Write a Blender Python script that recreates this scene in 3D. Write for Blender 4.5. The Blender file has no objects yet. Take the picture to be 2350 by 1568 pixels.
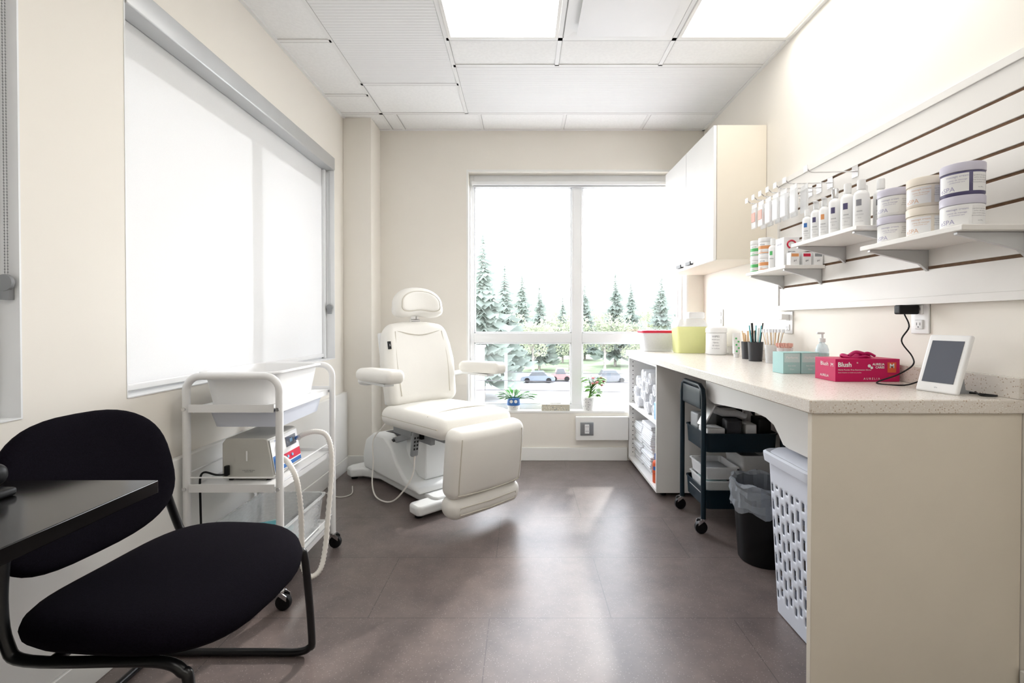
import bpy, bmesh, math, random
from mathutils import Vector, Matrix, Euler
random.seed(7)
S = bpy.context.scene
COL = S.collection
R = math.radians

# ------------------------------------------------------------------ materials
def nm(name):
    m = bpy.data.materials.new(name); m.use_nodes = True
    nt = m.node_tree; nt.nodes.clear()
    o = nt.nodes.new('ShaderNodeOutputMaterial')
    return m, nt, o

def mat(name, col, rough=.5, metal=0, var=.04, vs=6, bump=0, bs=200, trans=0, alpha=1, spec=.5, coat=0, emit=0, sheen=0, leafy=0):
    m, nt, o = nm(name)
    p = nt.nodes.new('ShaderNodeBsdfPrincipled')
    tc = nt.nodes.new('ShaderNodeTexCoord')
    n = nt.nodes.new('ShaderNodeTexNoise'); n.inputs['Scale'].default_value = vs; n.inputs['Detail'].default_value = 3
    nt.links.new(tc.outputs['Object'], n.inputs['Vector'])
    r = nt.nodes.new('ShaderNodeValToRGB')
    r.color_ramp.elements[0].color = (*[c*(1-var) for c in col], 1)
    r.color_ramp.elements[1].color = (*[min(1, c*(1+var)) for c in col], 1)
    r.color_ramp.elements[0].position = .35; r.color_ramp.elements[1].position = .65
    nt.links.new(n.outputs['Fac'], r.inputs['Fac']); nt.links.new(r.outputs['Color'], p.inputs['Base Color'])
    p.inputs['Roughness'].default_value = rough; p.inputs['Metallic'].default_value = metal
    p.inputs['Transmission Weight'].default_value = trans; p.inputs['Alpha'].default_value = alpha
    p.inputs['Specular IOR Level'].default_value = spec; p.inputs['Coat Weight'].default_value = coat
    p.inputs['Sheen Weight'].default_value = sheen
    if emit:
        p.inputs['Emission Color'].default_value = (*col, 1); p.inputs['Emission Strength'].default_value = emit
    if bump:
        n2 = nt.nodes.new('ShaderNodeTexNoise'); n2.inputs['Scale'].default_value = bs; n2.inputs['Detail'].default_value = 4
        nt.links.new(tc.outputs['Object'], n2.inputs['Vector'])
        b = nt.nodes.new('ShaderNodeBump'); b.inputs['Strength'].default_value = bump; b.inputs['Distance'].default_value = .002
        nt.links.new(n2.outputs['Fac'], b.inputs['Height']); nt.links.new(b.outputs['Normal'], p.inputs['Normal'])
    if leafy:
        t = nt.nodes.new('ShaderNodeBsdfTranslucent'); nt.links.new(r.outputs['Color'], t.inputs[0])
        mx = nt.nodes.new('ShaderNodeMixShader'); mx.inputs[0].default_value = leafy
        nt.links.new(p.outputs[0], mx.inputs[1]); nt.links.new(t.outputs[0], mx.inputs[2]); nt.links.new(mx.outputs[0], o.inputs[0])
    else: nt.links.new(p.outputs[0], o.inputs[0])
    return m

def speckle(name, base, spots, scale, thr, rough=.3, bump=0):
    m, nt, o = nm(name)
    p = nt.nodes.new('ShaderNodeBsdfPrincipled'); p.inputs['Roughness'].default_value = rough
    tc = nt.nodes.new('ShaderNodeTexCoord')
    base_rgb = nt.nodes.new('ShaderNodeRGB'); base_rgb.outputs[0].default_value = (*base, 1); prev = base_rgb.outputs[0]
    for i, sp in enumerate(spots):
        v = nt.nodes.new('ShaderNodeTexVoronoi'); v.inputs['Scale'].default_value = scale*(1+.37*i)
        nt.links.new(tc.outputs['Object'], v.inputs['Vector'])
        sx = nt.nodes.new('ShaderNodeSeparateColor'); nt.links.new(v.outputs['Color'], sx.inputs[0])
        a = nt.nodes.new('ShaderNodeMath'); a.operation = 'LESS_THAN'; a.inputs[1].default_value = .33
        nt.links.new(v.outputs['Distance'], a.inputs[0])
        b = nt.nodes.new('ShaderNodeMath'); b.operation = 'LESS_THAN'; b.inputs[1].default_value = thr
        nt.links.new(sx.outputs[0], b.inputs[0])
        c = nt.nodes.new('ShaderNodeMath'); c.operation = 'MULTIPLY'
        nt.links.new(a.outputs[0], c.inputs[0]); nt.links.new(b.outputs[0], c.inputs[1])
        mx = nt.nodes.new('ShaderNodeMix'); mx.data_type = 'RGBA'
        nt.links.new(c.outputs[0], mx.inputs[0]); nt.links.new(prev, mx.inputs[6]); mx.inputs[7].default_value = (*sp, 1)
        prev = mx.outputs[2]
    nt.links.new(prev, p.inputs['Base Color']); nt.links.new(p.outputs[0], o.inputs[0])
    return m

def floor_mat():
    m, nt, o = nm('vinyl_floor')
    N = nt.nodes.new; L = nt.links.new
    p = N('ShaderNodeBsdfPrincipled'); tc = N('ShaderNodeTexCoord')
    mp = N('ShaderNodeMapping'); mp.inputs['Location'].default_value = (-.33, -.381, 0); L(tc.outputs['Object'], mp.inputs['Vector'])
    br = N('ShaderNodeTexBrick'); L(mp.outputs[0], br.inputs['Vector'])
    br.offset = .5
    br.inputs['Scale'].default_value = 1; br.inputs['Brick Width'].default_value = .91; br.inputs['Row Height'].default_value = .445
    br.inputs['Mortar Size'].default_value = .0016; br.inputs['Mortar Smooth'].default_value = 0
    br.inputs['Color1'].default_value = (.158, .127, .118, 1); br.inputs['Color2'].default_value = (.146, .118, .111, 1)
    br.inputs['Mortar'].default_value = (.085, .07, .066, 1)
    n = N('ShaderNodeTexNoise'); n.inputs['Scale'].default_value = 5; n.inputs['Detail'].default_value = 9; n.inputs['Roughness'].default_value = .72; L(tc.outputs['Object'], n.inputs['Vector'])
    r = N('ShaderNodeValToRGB'); r.color_ramp.elements[0].position = .3; r.color_ramp.elements[1].position = .7
    r.color_ramp.elements[0].color = (.70, .70, .72, 1); r.color_ramp.elements[1].color = (1.28, 1.26, 1.24, 1); L(n.outputs['Fac'], r.inputs[0])
    mu = N('ShaderNodeMix'); mu.data_type = 'RGBA'; mu.blend_type = 'MULTIPLY'; mu.inputs[0].default_value = 1
    L(br.outputs['Color'], mu.inputs[6]); L(r.outputs[0], mu.inputs[7])
    v = N('ShaderNodeTexVoronoi'); v.inputs['Scale'].default_value = 200; L(tc.outputs['Object'], v.inputs['Vector'])
    sc = N('ShaderNodeSeparateColor'); L(v.outputs['Color'], sc.inputs[0])
    a = N('ShaderNodeMath'); a.operation = 'LESS_THAN'; a.inputs[1].default_value = .3; L(v.outputs['Distance'], a.inputs[0])
    b = N('ShaderNodeMath'); b.operation = 'LESS_THAN'; b.inputs[1].default_value = .2; L(sc.outputs[0], b.inputs[0])
    c = N('ShaderNodeMath'); c.operation = 'MULTIPLY'; L(a.outputs[0], c.inputs[0]); L(b.outputs[0], c.inputs[1])
    mx = N('ShaderNodeMix'); mx.data_type = 'RGBA'; L(c.outputs[0], mx.inputs[0]); L(mu.outputs[2], mx.inputs[6]); mx.inputs[7].default_value = (.27, .24, .225, 1)
    L(mx.outputs[2], p.inputs['Base Color'])
    p.inputs['Roughness'].default_value = .33; p.inputs['Specular IOR Level'].default_value = .5
    L(p.outputs[0], o.inputs[0])
    return m

def blind_mat():
    m, nt, o = nm('blind_fabric')
    N = nt.nodes.new; L = nt.links.new
    tc = N('ShaderNodeTexCoord'); n = N('ShaderNodeTexNoise'); n.inputs['Scale'].default_value = 400; L(tc.outputs['Object'], n.inputs['Vector'])
    r = N('ShaderNodeValToRGB'); r.color_ramp.elements[0].color = (.84, .84, .84, 1); r.color_ramp.elements[1].color = (.89, .89, .89, 1); L(n.outputs['Fac'], r.inputs[0])
    d = N('ShaderNodeBsdfDiffuse'); t = N('ShaderNodeBsdfTranslucent'); L(r.outputs[0], d.inputs[0]); L(r.outputs[0], t.inputs[0])
    mx = N('ShaderNodeMixShader'); mx.inputs[0].default_value = .125; L(d.outputs[0], mx.inputs[1]); L(t.outputs[0], mx.inputs[2]); L(mx.outputs[0], o.inputs[0])
    return m

def glass_mat(name='window_glass', g=.04, tint=(1, 1, 1)):
    m, nt, o = nm(name)
    N = nt.nodes.new; L = nt.links.new
    t = N('ShaderNodeBsdfTransparent'); t.inputs[0].default_value = (*tint, 1)
    s = N('ShaderNodeBsdfGlossy'); s.inputs['Roughness'].default_value = .03
    mx = N('ShaderNodeMixShader'); mx.inputs[0].default_value = g
    L(t.outputs[0], mx.inputs[1]); L(s.outputs[0], mx.inputs[2]); L(mx.outputs[0], o.inputs[0])
    return m

def plastic_clear(name, col, op=.35, rough=.2):
    m, nt, o = nm(name)
    N = nt.nodes.new; L = nt.links.new
    t = N('ShaderNodeBsdfTransparent'); s = N('ShaderNodeBsdfPrincipled'); s.inputs['Base Color'].default_value = (*col, 1); s.inputs['Roughness'].default_value = rough
    n = N('ShaderNodeTexNoise'); n.inputs['Scale'].default_value = 20
    ma = N('ShaderNodeMath'); ma.operation = 'MULTIPLY_ADD'; ma.inputs[1].default_value = .1; ma.inputs[2].default_value = op-.05; L(n.outputs['Fac'], ma.inputs[0])
    mx = N('ShaderNodeMixShader'); L(ma.outputs[0], mx.inputs[0])
    L(t.outputs[0], mx.inputs[1]); L(s.outputs[0], mx.inputs[2]); L(mx.outputs[0], o.inputs[0])
    return m

def rib_mat():
    m, nt, o = nm('ribbed_ceiling_panel')
    N = nt.nodes.new; L = nt.links.new
    p = N('ShaderNodeBsdfPrincipled'); p.inputs['Base Color'].default_value = (.85, .855, .85, 1); p.inputs['Roughness'].default_value = .6
    tc = N('ShaderNodeTexCoord'); w = N('ShaderNodeTexWave'); w.bands_direction = 'Y'; w.inputs['Scale'].default_value = 14; L(tc.outputs['Object'], w.inputs['Vector'])
    b = N('ShaderNodeBump'); b.inputs['Strength'].default_value = .4; b.inputs['Distance'].default_value = .004; L(w.outputs['Fac'], b.inputs['Height']); L(b.outputs[0], p.inputs['Normal'])
    L(p.outputs[0], o.inputs[0]); return m

M_wall = mat('wall_paint', (.86, .82, .75), .7, var=.012, vs=2, bump=.05, bs=300)
M_ceil = mat('ceiling_tile', (.91, .91, .90), .85, var=.02, vs=60, bump=.25, bs=250)
M_rib = rib_mat()
M_trim = mat('white_trim', (.87, .86, .83), .45, var=.01)
M_tbar = mat('ceiling_tee', (.86, .86, .85), .4, var=.01)
M_joint = mat('ceiling_joint', (.45, .44, .43), .8, var=.01)  # thin grey seam line along one edge of each tee
M_floor = floor_mat()
M_frame = mat('vinyl_frame', (.86, .87, .88), .35, var=.01)
M_blind = blind_mat()
M_alu = mat('satin_aluminium', (.60, .61, .62), .4, .6, var=.02)
M_glass = glass_mat()
M_light = mat('light_diffuser', (1, .985, .95), .5, var=.01, emit=4.4)
M_cab = mat('white_laminate', (.87, .86, .84), .35, var=.01)
M_cream = mat('cream_laminate', (.76, .70, .60), .5, var=.012)
M_count = speckle('speckled_worktop', (.76, .71, .65), [(.50, .40, .31), (.88, .86, .82), (.62, .53, .43)], 160, .3, .24)
M_black = mat('black_plastic', (.005, .005, .006), .45, spec=.25)
M_fabric = mat('black_fabric', (.0045, .0035, .0065), .95, var=.25, vs=300, bump=.5, bs=700, spec=.06)
M_blackmetal = mat('black_steel', (.005, .005, .006), .3, spec=.4)
M_desk = mat('black_desk', (.005, .0045, .0045), .15, spec=.35)
M_wmetal = mat('white_steel', (.84, .84, .84), .3, var=.01)
M_wplast = mat('white_plastic', (.86, .86, .86), .35, var=.01)
M_chrome = mat('chrome', (.75, .75, .76), .18, 1)
M_vinyl = mat('cream_vinyl', (.87, .85, .80), .42, var=.015, vs=4, bump=.12, bs=120)
M_seam = mat('vinyl_seam', (.62, .58, .50), .6)
M_base = mat('chair_base_plastic', (.84, .85, .84), .35, var=.01)
M_grey = mat('grey_plastic', (.27, .28, .29), .5)
M_dgrey = mat('dark_grey', (.03, .03, .035), .5)
M_navy = mat('navy_steel', (.005, .016, .026), .4, spec=.25)
M_blueblk = mat('bluish_plastic', (.74, .78, .88), .4, var=.01)
M_brown = mat('mdf_groove', (.17, .095, .052), .8, var=.15, vs=60)
M_slat = mat('slatwall_white', (.80, .78, .75), .4, var=.01)
M_clear = plastic_clear('clear_plastic', (.85, .87, .88), .35)
M_clear2 = plastic_clear('cloudy_plastic', (.84, .85, .86), .6, .35)
M_bag = plastic_clear('bin_liner', (.42, .46, .52), .55, .08)
M_pink = mat('magenta_card', (.54, .005, .095), .45, var=.03, spec=.3)
M_pinkd = mat('dark_magenta_card', (.52, .006, .13), .45, var=.03)
M_mint = mat('mint_card', (.33, .56, .55), .5)
M_mint2 = mat('pale_mint_card', (.52, .69, .68), .5)
M_white = mat('white_label', (.84, .84, .84), .5, var=.01)
M_orange = mat('orange_print', (.70, .11, .03), .5)
M_yellow = mat('yellow_plastic', (.84, .86, .40), .4)
M_red = mat('red_plastic', (.6, .01, .05), .35)
M_blue = mat('blue_plastic', (.03, .14, .42), .4)
M_lblue = mat('light_blue', (.25, .52, .78), .5)
M_teal = mat('teal_foil', (.1, .45, .5), .4)
M_lav = mat('lavender_jar', (.58, .56, .66), .4)
M_purple = mat('purple_print', (.085, .075, .17), .4)
M_jarcream = mat('cream_jar', (.80, .73, .63), .4)
M_green = mat('green_print', (.1, .5, .16), .45)
M_orng = mat('peach_print', (.75, .33, .13), .45)
M_peach = mat('peach_plastic', (.75, .40, .33), .5)
M_text = mat('dark_print', (.05, .05, .07), .6)
M_gtext = mat('grey_print', (.27, .27, .30), .6)
M_ltext = mat('lavender_print', (.36, .34, .50), .6)
M_otext = mat('peach_lettering', (.70, .44, .30), .6)
M_screen = mat('tablet_screen', (.11, .12, .15), .15)
M_machine = mat('beige_steel', (.53, .52, .48), .4, .2)
M_hose = mat('hose_rubber', (.80, .77, .72), .5)
M_towel = mat('white_towel', (.84, .85, .88), .95, var=.05, vs=80, bump=.6, bs=300)
M_leaf = mat('plant_leaf', (.07, .22, .05), .45, var=.4, vs=20, leafy=.4)
M_leaf2 = mat('plant_leaf_pale', (.20, .38, .10), .45, var=.4, vs=20, leafy=.5)
M_flower = mat('pink_flower', (.85, .40, .46), .6, leafy=.5)
M_wood = mat('wood_stick', (.68, .47, .26), .6)
M_tissue = speckle('patterned_card', (.62, .58, .47), [(.35, .38, .36), (.85, .82, .72)], 60, .5, .6)
M_potpat = speckle('patterned_ceramic', (.8, .79, .77), [(.25, .25, .27)], 90, .35, .3)
M_plate = mat('steel_plate', (.35, .37, .39), .35, .8)
M_spruce = mat('spruce_needles', (.27, .315, .285), .9, var=.2, vs=.8, spec=.05, leafy=.5)  # paled and greyed so the colour itself carries the distance haze
M_decid = mat('spring_leaves', (.35, .385, .28), .9, var=.2, vs=.8, spec=.05, leafy=.5)  # leaf colour lightened in place of haze over the park
M_bark = mat('bark', (.26, .24, .22), .9, var=.3, vs=3)
M_grass = mat('lawn', (.20, .26, .15), .95, var=.25, vs=.25)
M_road = mat('asphalt', (.34, .34, .34), .9, var=.1, vs=.8)
M_walk = mat('concrete', (.42, .41, .40), .9, var=.06, vs=.8)
M_brick = mat('tan_brick', (.34, .30, .285), .9, var=.15, vs=2)
M_carglass = mat('car_glass', (.10, .11, .12), .1)
M_car1 = mat('slate_car_paint', (.15, .18, .22), .3, .1)
M_car2 = mat('red_car_paint', (.28, .14, .14), .4)
M_car3 = mat('charcoal_car_paint', (.12, .125, .135), .3, .1)

# ------------------------------------------------------------------ builder
def wm(o):
    m = o.matrix_basis.copy()
    return wm(o.parent) @ o.matrix_parent_inverse @ m if o.parent else m

def rrect(hx, hy, r, n=5):
    r = min(r, hx*.999, hy*.999); pts = []
    for cx, cy, a0 in ((hx-r, hy-r, 0), (-hx+r, hy-r, 90), (-hx+r, -hy+r, 180), (hx-r, -hy+r, 270)):
        for i in range(n+1):
            a = R(a0+90*i/n); pts.append((cx+r*math.cos(a), cy+r*math.sin(a)))
    return pts

def catmull(pts, k=6):
    P = [Vector(p) for p in pts]; P = [2*P[0]-P[1]]+P+[2*P[-1]-P[-2]]; out = []
    for i in range(1, len(P)-2):
        for j in range(k):
            t = j/k; a, b, c, d = P[i-1:i+3]
            out.append(.5*((2*b)+(c-a)*t+(2*a-5*b+4*c-d)*t*t+(-a+3*b-3*c+d)*t**3))
    out.append(P[-2]); return out

class B:
    def __init__(s, M=None):
        s.bm = bmesh.new(); s.mi = 0; s.M = M or Matrix()
    def m(s, i): s.mi = i; return s
    def v(s, co): return s.bm.verts.new(s.M @ Vector(co))
    def f(s, vs):
        try:
            f = s.bm.faces.new(vs); f.material_index = s.mi
        except ValueError: pass
    def box(s, x0, x1, y0, y1, z0, z1):
        vs = [s.v((x, y, z)) for z in (z0, z1) for y in (y0, y1) for x in (x0, x1)]
        for q in ((0, 2, 3, 1), (4, 5, 7, 6), (0, 1, 5, 4), (2, 6, 7, 3), (0, 4, 6, 2), (1, 3, 7, 5)): s.f([vs[i] for i in q])
        return s
    def prism(s, pts, a, b, axis='z'):
        def c(p, h): return (h, p[0], p[1]) if axis == 'x' else (p[0], h, p[1]) if axis == 'y' else (p[0], p[1], h)
        A = [s.v(c(p, a)) for p in pts]; Bv = [s.v(c(p, b)) for p in pts]; n = len(pts)
        s.f(A[::-1]); s.f(Bv)
        for i in range(n): s.f([A[i], A[(i+1) % n], Bv[(i+1) % n], Bv[i]])
        return s
    def loft(s, loops, cap0=True, cap1=True, closed=False):
        V = [[s.v(p) for p in l] for l in loops]; n = len(V[0])
        rng = range(len(V)) if closed else range(len(V)-1)
        for k in rng:
            a, b = V[k], V[(k+1) % len(V)]
            for i in range(n): s.f([a[i], a[(i+1) % n], b[(i+1) % n], b[i]])
        if cap0 and not closed: s.f(V[0][::-1])
        if cap1 and not closed: s.f(V[-1])
        return s
    def lathe(s, prof, c=(0, 0, 0), n=24, axis='z', cap0=True, cap1=True):
        L = []
        for r, h in prof:
            l = []
            for i in range(n):
                a = 2*math.pi*i/n; x, y = r*math.cos(a), r*math.sin(a)
                p = (x, y, h) if axis == 'z' else (h, x, y) if axis == 'x' else (y, h, x)
                l.append((c[0]+p[0], c[1]+p[1], c[2]+p[2]))
            L.append(l)
        return s.loft(L, cap0, cap1)
    def cyl(s, c, r, h, n=20, axis='z', r2=None): return s.lathe([(r, 0), (r if r2 is None else r2, h)], c, n, axis)
    def tube(s, pts, r, n=8, k=0, closed=False, rib=0):
        P = catmull(pts, k) if k else [Vector(p) for p in pts]
        L = []; t = (P[1]-P[0]).normalized(); u = t.orthogonal().normalized(); m = len(P)
        for i, p in enumerate(P):
            if i == 0: t2 = t if not closed else (P[1]-P[-1]).normalized()
            elif i == m-1: t2 = (P[-1]-P[-2]).normalized() if not closed else (P[0]-P[-2]).normalized()
            else: t2 = ((P[i]-P[i-1]).normalized()+(P[i+1]-P[i]).normalized()).normalized()
            u = (u-t2*u.dot(t2)).normalized(); w = t2.cross(u)
            rr = r*(1+(rib if i % 2 else 0))
            L.append([p+u*rr*math.cos(2*math.pi*j/n)+w*rr*math.sin(2*math.pi*j/n) for j in range(n)])
        return s.loft(L, closed=closed)
    def rbox(s, c, d, r, n=5, fn=None):
        hx, hy, hz = d[0]/2, d[1]/2, d[2]/2; r = min(r, hx, hy, hz)
        cache = {}
        def gv(p):
            k = tuple(round(q, 5) for q in p)
            if k not in cache:
                inner = Vector([max(-h+r, min(h-r, q*h)) for q, h in zip(p, (hx, hy, hz))])
                dd = Vector([q*h for q, h in zip(p, (hx, hy, hz))])-inner
                q = inner+(dd.normalized()*r if dd.length > 1e-9 else dd)
                if fn: q = fn(q)
                cache[k] = s.v(q+Vector(c))
            return cache[k]
        def par(h):
            e = r/h; L = [-1+e*i/n for i in range(n+1)]
            mid = [(-1+e)+(2-2*e)*i/4 for i in range(1, 4)]
            return L+mid+[-q for q in L[::-1]] if e < .999 else L+[-q for q in L[::-1]][1:]
        ps = [par(hx), par(hy), par(hz)]
        for ax in range(3):
            a1, a2 = (ax+1) % 3, (ax+2) % 3
            for sg in (-1, 1):
                for i in range(len(ps[a1])-1):
                    for j in range(len(ps[a2])-1):
                        q = []
                        for (ii, jj) in ((i, j), (i+1, j), (i+1, j+1), (i, j+1)):
                            p = [0, 0, 0]; p[ax] = sg; p[a1] = ps[a1][ii]; p[a2] = ps[a2][jj]; q.append(gv(p))
                        if sg < 0: q = q[::-1]
                        if len(set(q)) == 4: s.f(q)
                        elif len(set(q)) == 3: s.f(list(dict.fromkeys(q)))
        return s
    def cushion(s, ax, ay, th, p=3.2, n=40, fn=None, c=(0, 0, 0)):
        prof = [(.02, 1), (.2, 1), (.4, 1), (.55, .99), (.7, .97), (.8, .92), (.88, .83), (.94, .66), (.98, .40), (1, 0), (.99, -.35), (.94, -.7), (.84, -.92), (.6, -1), (.3, -1), (.02, -1)]
        L = []
        for sc, z in prof:
            l = []
            for i in range(n):
                a = 2*math.pi*i/n; ca, sa = math.cos(a), math.sin(a)
                q = Vector((ax*sc*math.copysign(abs(ca)**(2/p), ca), ay*sc*math.copysign(abs(sa)**(2/p), sa), z*th/2))
                if fn: q = fn(q)
                l.append(q+Vector(c))
            L.append(l)
        return s.loft(L)
    def bin(s, cx, cy, hx, hy, z0, z1, taper=.9, rad=.03, t=.003, rim=.01, n=5):
        def lp(k, ox, z): return [(cx+x, cy+y, z) for x, y in rrect(hx*k+ox, hy*k+ox, rad*k, n)]
        zt = z1
        L = [lp(taper, 0, z0), lp(1, 0, zt-.006), lp(1, rim, zt-.006), lp(1, rim, zt), lp(1, -t, zt), lp(taper, -t, z0+t)]
        return s.loft(L)
    def obj(s, name, mats, parent=None, label=None, cat=None, bevel=0, kind=None, group=None, local=False, sharp=40, segs=2, solid=0):
        bmesh.ops.recalc_face_normals(s.bm, faces=s.bm.faces)
        me = bpy.data.meshes.new(name)
        off = Vector((0, 0, 0))
        if parent is None and kind != 'structure':
            xs = [v.co.x for v in s.bm.verts]; ys = [v.co.y for v in s.bm.verts]; zs = [v.co.z for v in s.bm.verts]
            off = Vector(((min(xs)+max(xs))/2, (min(ys)+max(ys))/2, min(zs)))
            for v in s.bm.verts: v.co -= off
        s.bm.to_mesh(me); s.bm.free()
        for p in me.polygons: p.use_smooth = True
        me.set_sharp_from_angle(angle=R(sharp))
        for mm in (mats if isinstance(mats, (list, tuple)) else [mats]): me.materials.append(mm)
        o = bpy.data.objects.new(name, me); COL.objects.link(o)
        if parent is None: o.location = off
        if bevel:
            b = o.modifiers.new('bevel', 'BEVEL'); b.width = bevel; b.segments = segs; b.limit_method = 'ANGLE'
        if solid:
            b = o.modifiers.new('solid', 'SOLIDIFY'); b.thickness = solid
        if parent is not None:
            o.parent = parent
            if not local: o.matrix_parent_inverse = wm(parent).inverted()
        if label: o['label'] = label
        if cat: o['category'] = cat
        if kind: o['kind'] = kind
        if group: o['group'] = group
        return o

def thing(name, label, cat, loc, rz=0, group=None):
    e = bpy.data.objects.new(name, None); COL.objects.link(e); e.empty_display_size = .05
    e.location = loc; e.rotation_euler = (0, 0, rz); e['label'] = label; e['category'] = cat
    if group: e['group'] = group
    return e

def dup(o, loc, rz=None, sc=None, label=None):
    kids = [c for c in bpy.data.objects if c.parent == o]
    n = o.copy(); COL.objects.link(n); n.location = loc
    if rz is not None: n.rotation_euler = (0, 0, rz)
    if sc is not None: n.scale = (sc, sc, sc) if not isinstance(sc, tuple) else sc
    if label: n['label'] = label
    for c in kids: dupc(c, n)
    return n
def dupc(c, par):
    kids = [k for k in bpy.data.objects if k.parent == c]
    n = c.copy(); COL.objects.link(n); n.parent = par; n.matrix_parent_inverse = c.matrix_parent_inverse.copy()
    for k in kids: dupc(k, n)

def txt(body, size, M, mt, parent, wrap=None, align='CENTER', name='lettering', bold=0, local=False):
    cu = bpy.data.curves.new('t', 'FONT'); cu.body = body; cu.size = size; cu.align_x = align; cu.align_y = 'CENTER'; cu.resolution_u = 2
    cu.offset = bold
    to = bpy.data.objects.new('t', cu); COL.objects.link(to)
    dg = bpy.context.evaluated_depsgraph_get(); dg.update()
    me = bpy.data.meshes.new_from_object(to.evaluated_get(dg)); bpy.data.objects.remove(to)
    me.name = name
    for v in me.vertices:
        co = v.co.copy()
        if wrap: co = Vector((wrap*math.sin(co.x/wrap), -wrap*math.cos(co.x/wrap), co.y))
        v.co = M @ co
    me.materials.clear(); me.materials.append(mt)
    o = bpy.data.objects.new(name, me); COL.objects.link(o); o.parent = parent
    if not local: o.matrix_parent_inverse = wm(parent).inverted()
    return o
def TY(x, y, z): return Matrix.Translation((x, y, z)) @ Matrix.Rotation(R(90), 4, 'X')
def TX(x, y, z): return Matrix.Translation((x, y, z)) @ Matrix.Rotation(R(-90), 4, 'Z') @ Matrix.Rotation(R(90), 4, 'X')
def TZ(x, y, z, rz=0): return Matrix.Translation((x, y, z)) @ Matrix.Rotation(rz, 4, 'Z')
def arcpatch(b, r, a0, a1, z0, z1, n=12):
    V = [[b.v((r*math.sin(R(a0+(a1-a0)*i/n)), -r*math.cos(R(a0+(a1-a0)*i/n)), z)) for i in range(n+1)] for z in (z0, z1)]
    for i in range(n): b.f([V[0][i], V[0][i+1], V[1][i+1], V[1][i]])
    return b

# ------------------------------------------------------------------ room
XL, XR, YB, YF, ZC = -1.345, 1.443, 3.69, -1.8, 2.636
st = dict(kind='structure')
B().box(XL-.25, XR+.2, YF-.2, YB+.2, -.12, 0).obj('floor', M_floor, **st)
B().box(XL-.25, XR+.2, YF-.2, YB+.2, ZC, ZC+.12).obj('ceiling', M_ceil, **st)
b = B(); x0, x1 = XL-.2, XL
W1 = (1.567, 3.30, .848, 2.275); W2 = (.15, 1.237, .848, 2.275)
b.box(x0, x1, YF, W2[0], 0, ZC).box(x0, x1, W2[1], W1[0], 0, ZC).box(x0, x1, W1[1], YB, 0, ZC)
for w in (W1, W2): b.box(x0, x1, w[0], w[1], 0, w[2]).box(x0, x1, w[0], w[1], w[3], ZC)
b.obj('wall_left', M_wall, **st)
b = B(); y0, y1 = YB, YB+.18
OX0, OX1, OZ0, OZ1 = -.435, 1.305, .393, 2.307
b.box(XL-.2, OX0, y0, y1, 0, ZC).box(OX1, XR+.15, y0, y1, 0, ZC).box(OX0, OX1, y0, y1, 0, OZ0).box(OX0, OX1, y0, y1, OZ1, ZC)
b.obj('wall_back', M_wall, **st)
B().box(XR, XR+.15, YF, YB, 0, ZC).obj('wall_right', M_wall, **st)
B().box(XL-.2, XR+.15, YF-.15, YF, 0, ZC).obj('wall_front', M_wall, **st)
B().box(XL, -1.134, 3.465, YB, 0, ZC).obj('wall_pillar', M_wall, bevel=.003, **st)
B().box(XL, XL+.03, YF, 3.46, .1, .585).obj('trim_1', M_trim, bevel=.004, **st)
B().box(XL, XL+.036, YF, 3.46, 0, .1).obj('baseboard_left', M_trim, bevel=.003, **st)
B().box(-1.134, .835, YB-.013, YB, 0, .105).obj('baseboard_back', M_trim, bevel=.003, **st)
B().box(XL, -1.121, 3.452, 3.465, 0, .105).box(-1.134, -1.121, 3.465, YB-.013, 0, .105).obj('baseboard_pillar', M_trim, bevel=.003, **st)
B().box(XR-.013, XR, YF, 1.32, 0, .105).obj('baseboard_right', M_trim, bevel=.003, **st)
b = B(); z0, z1 = ZC-.005, ZC-.0005
def tee(x0, x1, y0, y1, w=.011):
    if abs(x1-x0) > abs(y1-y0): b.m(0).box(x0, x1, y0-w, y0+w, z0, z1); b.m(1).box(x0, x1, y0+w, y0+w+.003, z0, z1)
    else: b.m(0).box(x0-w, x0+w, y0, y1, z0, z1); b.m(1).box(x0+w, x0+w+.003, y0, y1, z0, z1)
C = [-1.04, -.413, .2, .814]
tee(C[0], C[0], YF, YB); tee(C[1], C[1], YF, 3.393)
tee(C[2], C[2], YF, 2.763); tee(C[3], C[3], YF, 2.763)
for y in (2.503, 2.763, 1.28, .06, -1.16): tee(C[1], XR, y, y)
tee(XL, XR, 3.393, 3.393); tee(C[0], C[1], 2.976, 2.976); tee(C[0], C[1], .94, .94); tee(C[0], C[1], .33, .33)
for y in (2.52, 3.119, 1.91, 1.3, .69): tee(XL, C[0], y, y)
for x in (-.94, -.32, .31, .93): tee(x, x, 3.404, YB)
b.m(0)
b.box(XL, XL+.02, YF, YB, ZC-.007, ZC-.0005).box(XR-.02, XR, YF, YB, ZC-.007, ZC-.0005).box(XL, XR, YB-.02, YB, ZC-.007, ZC-.0005)
b.obj('trim_2', [M_tbar, M_joint], **st)
B().box(C[0]+.013, C[1]-.013, .96, 2.96, ZC-.004, ZC-.0003).box(C[1]+.013, XR-.022, 2.777, 3.379, ZC-.004, ZC-.0003).obj('trim_3', M_rib, **st)
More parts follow.
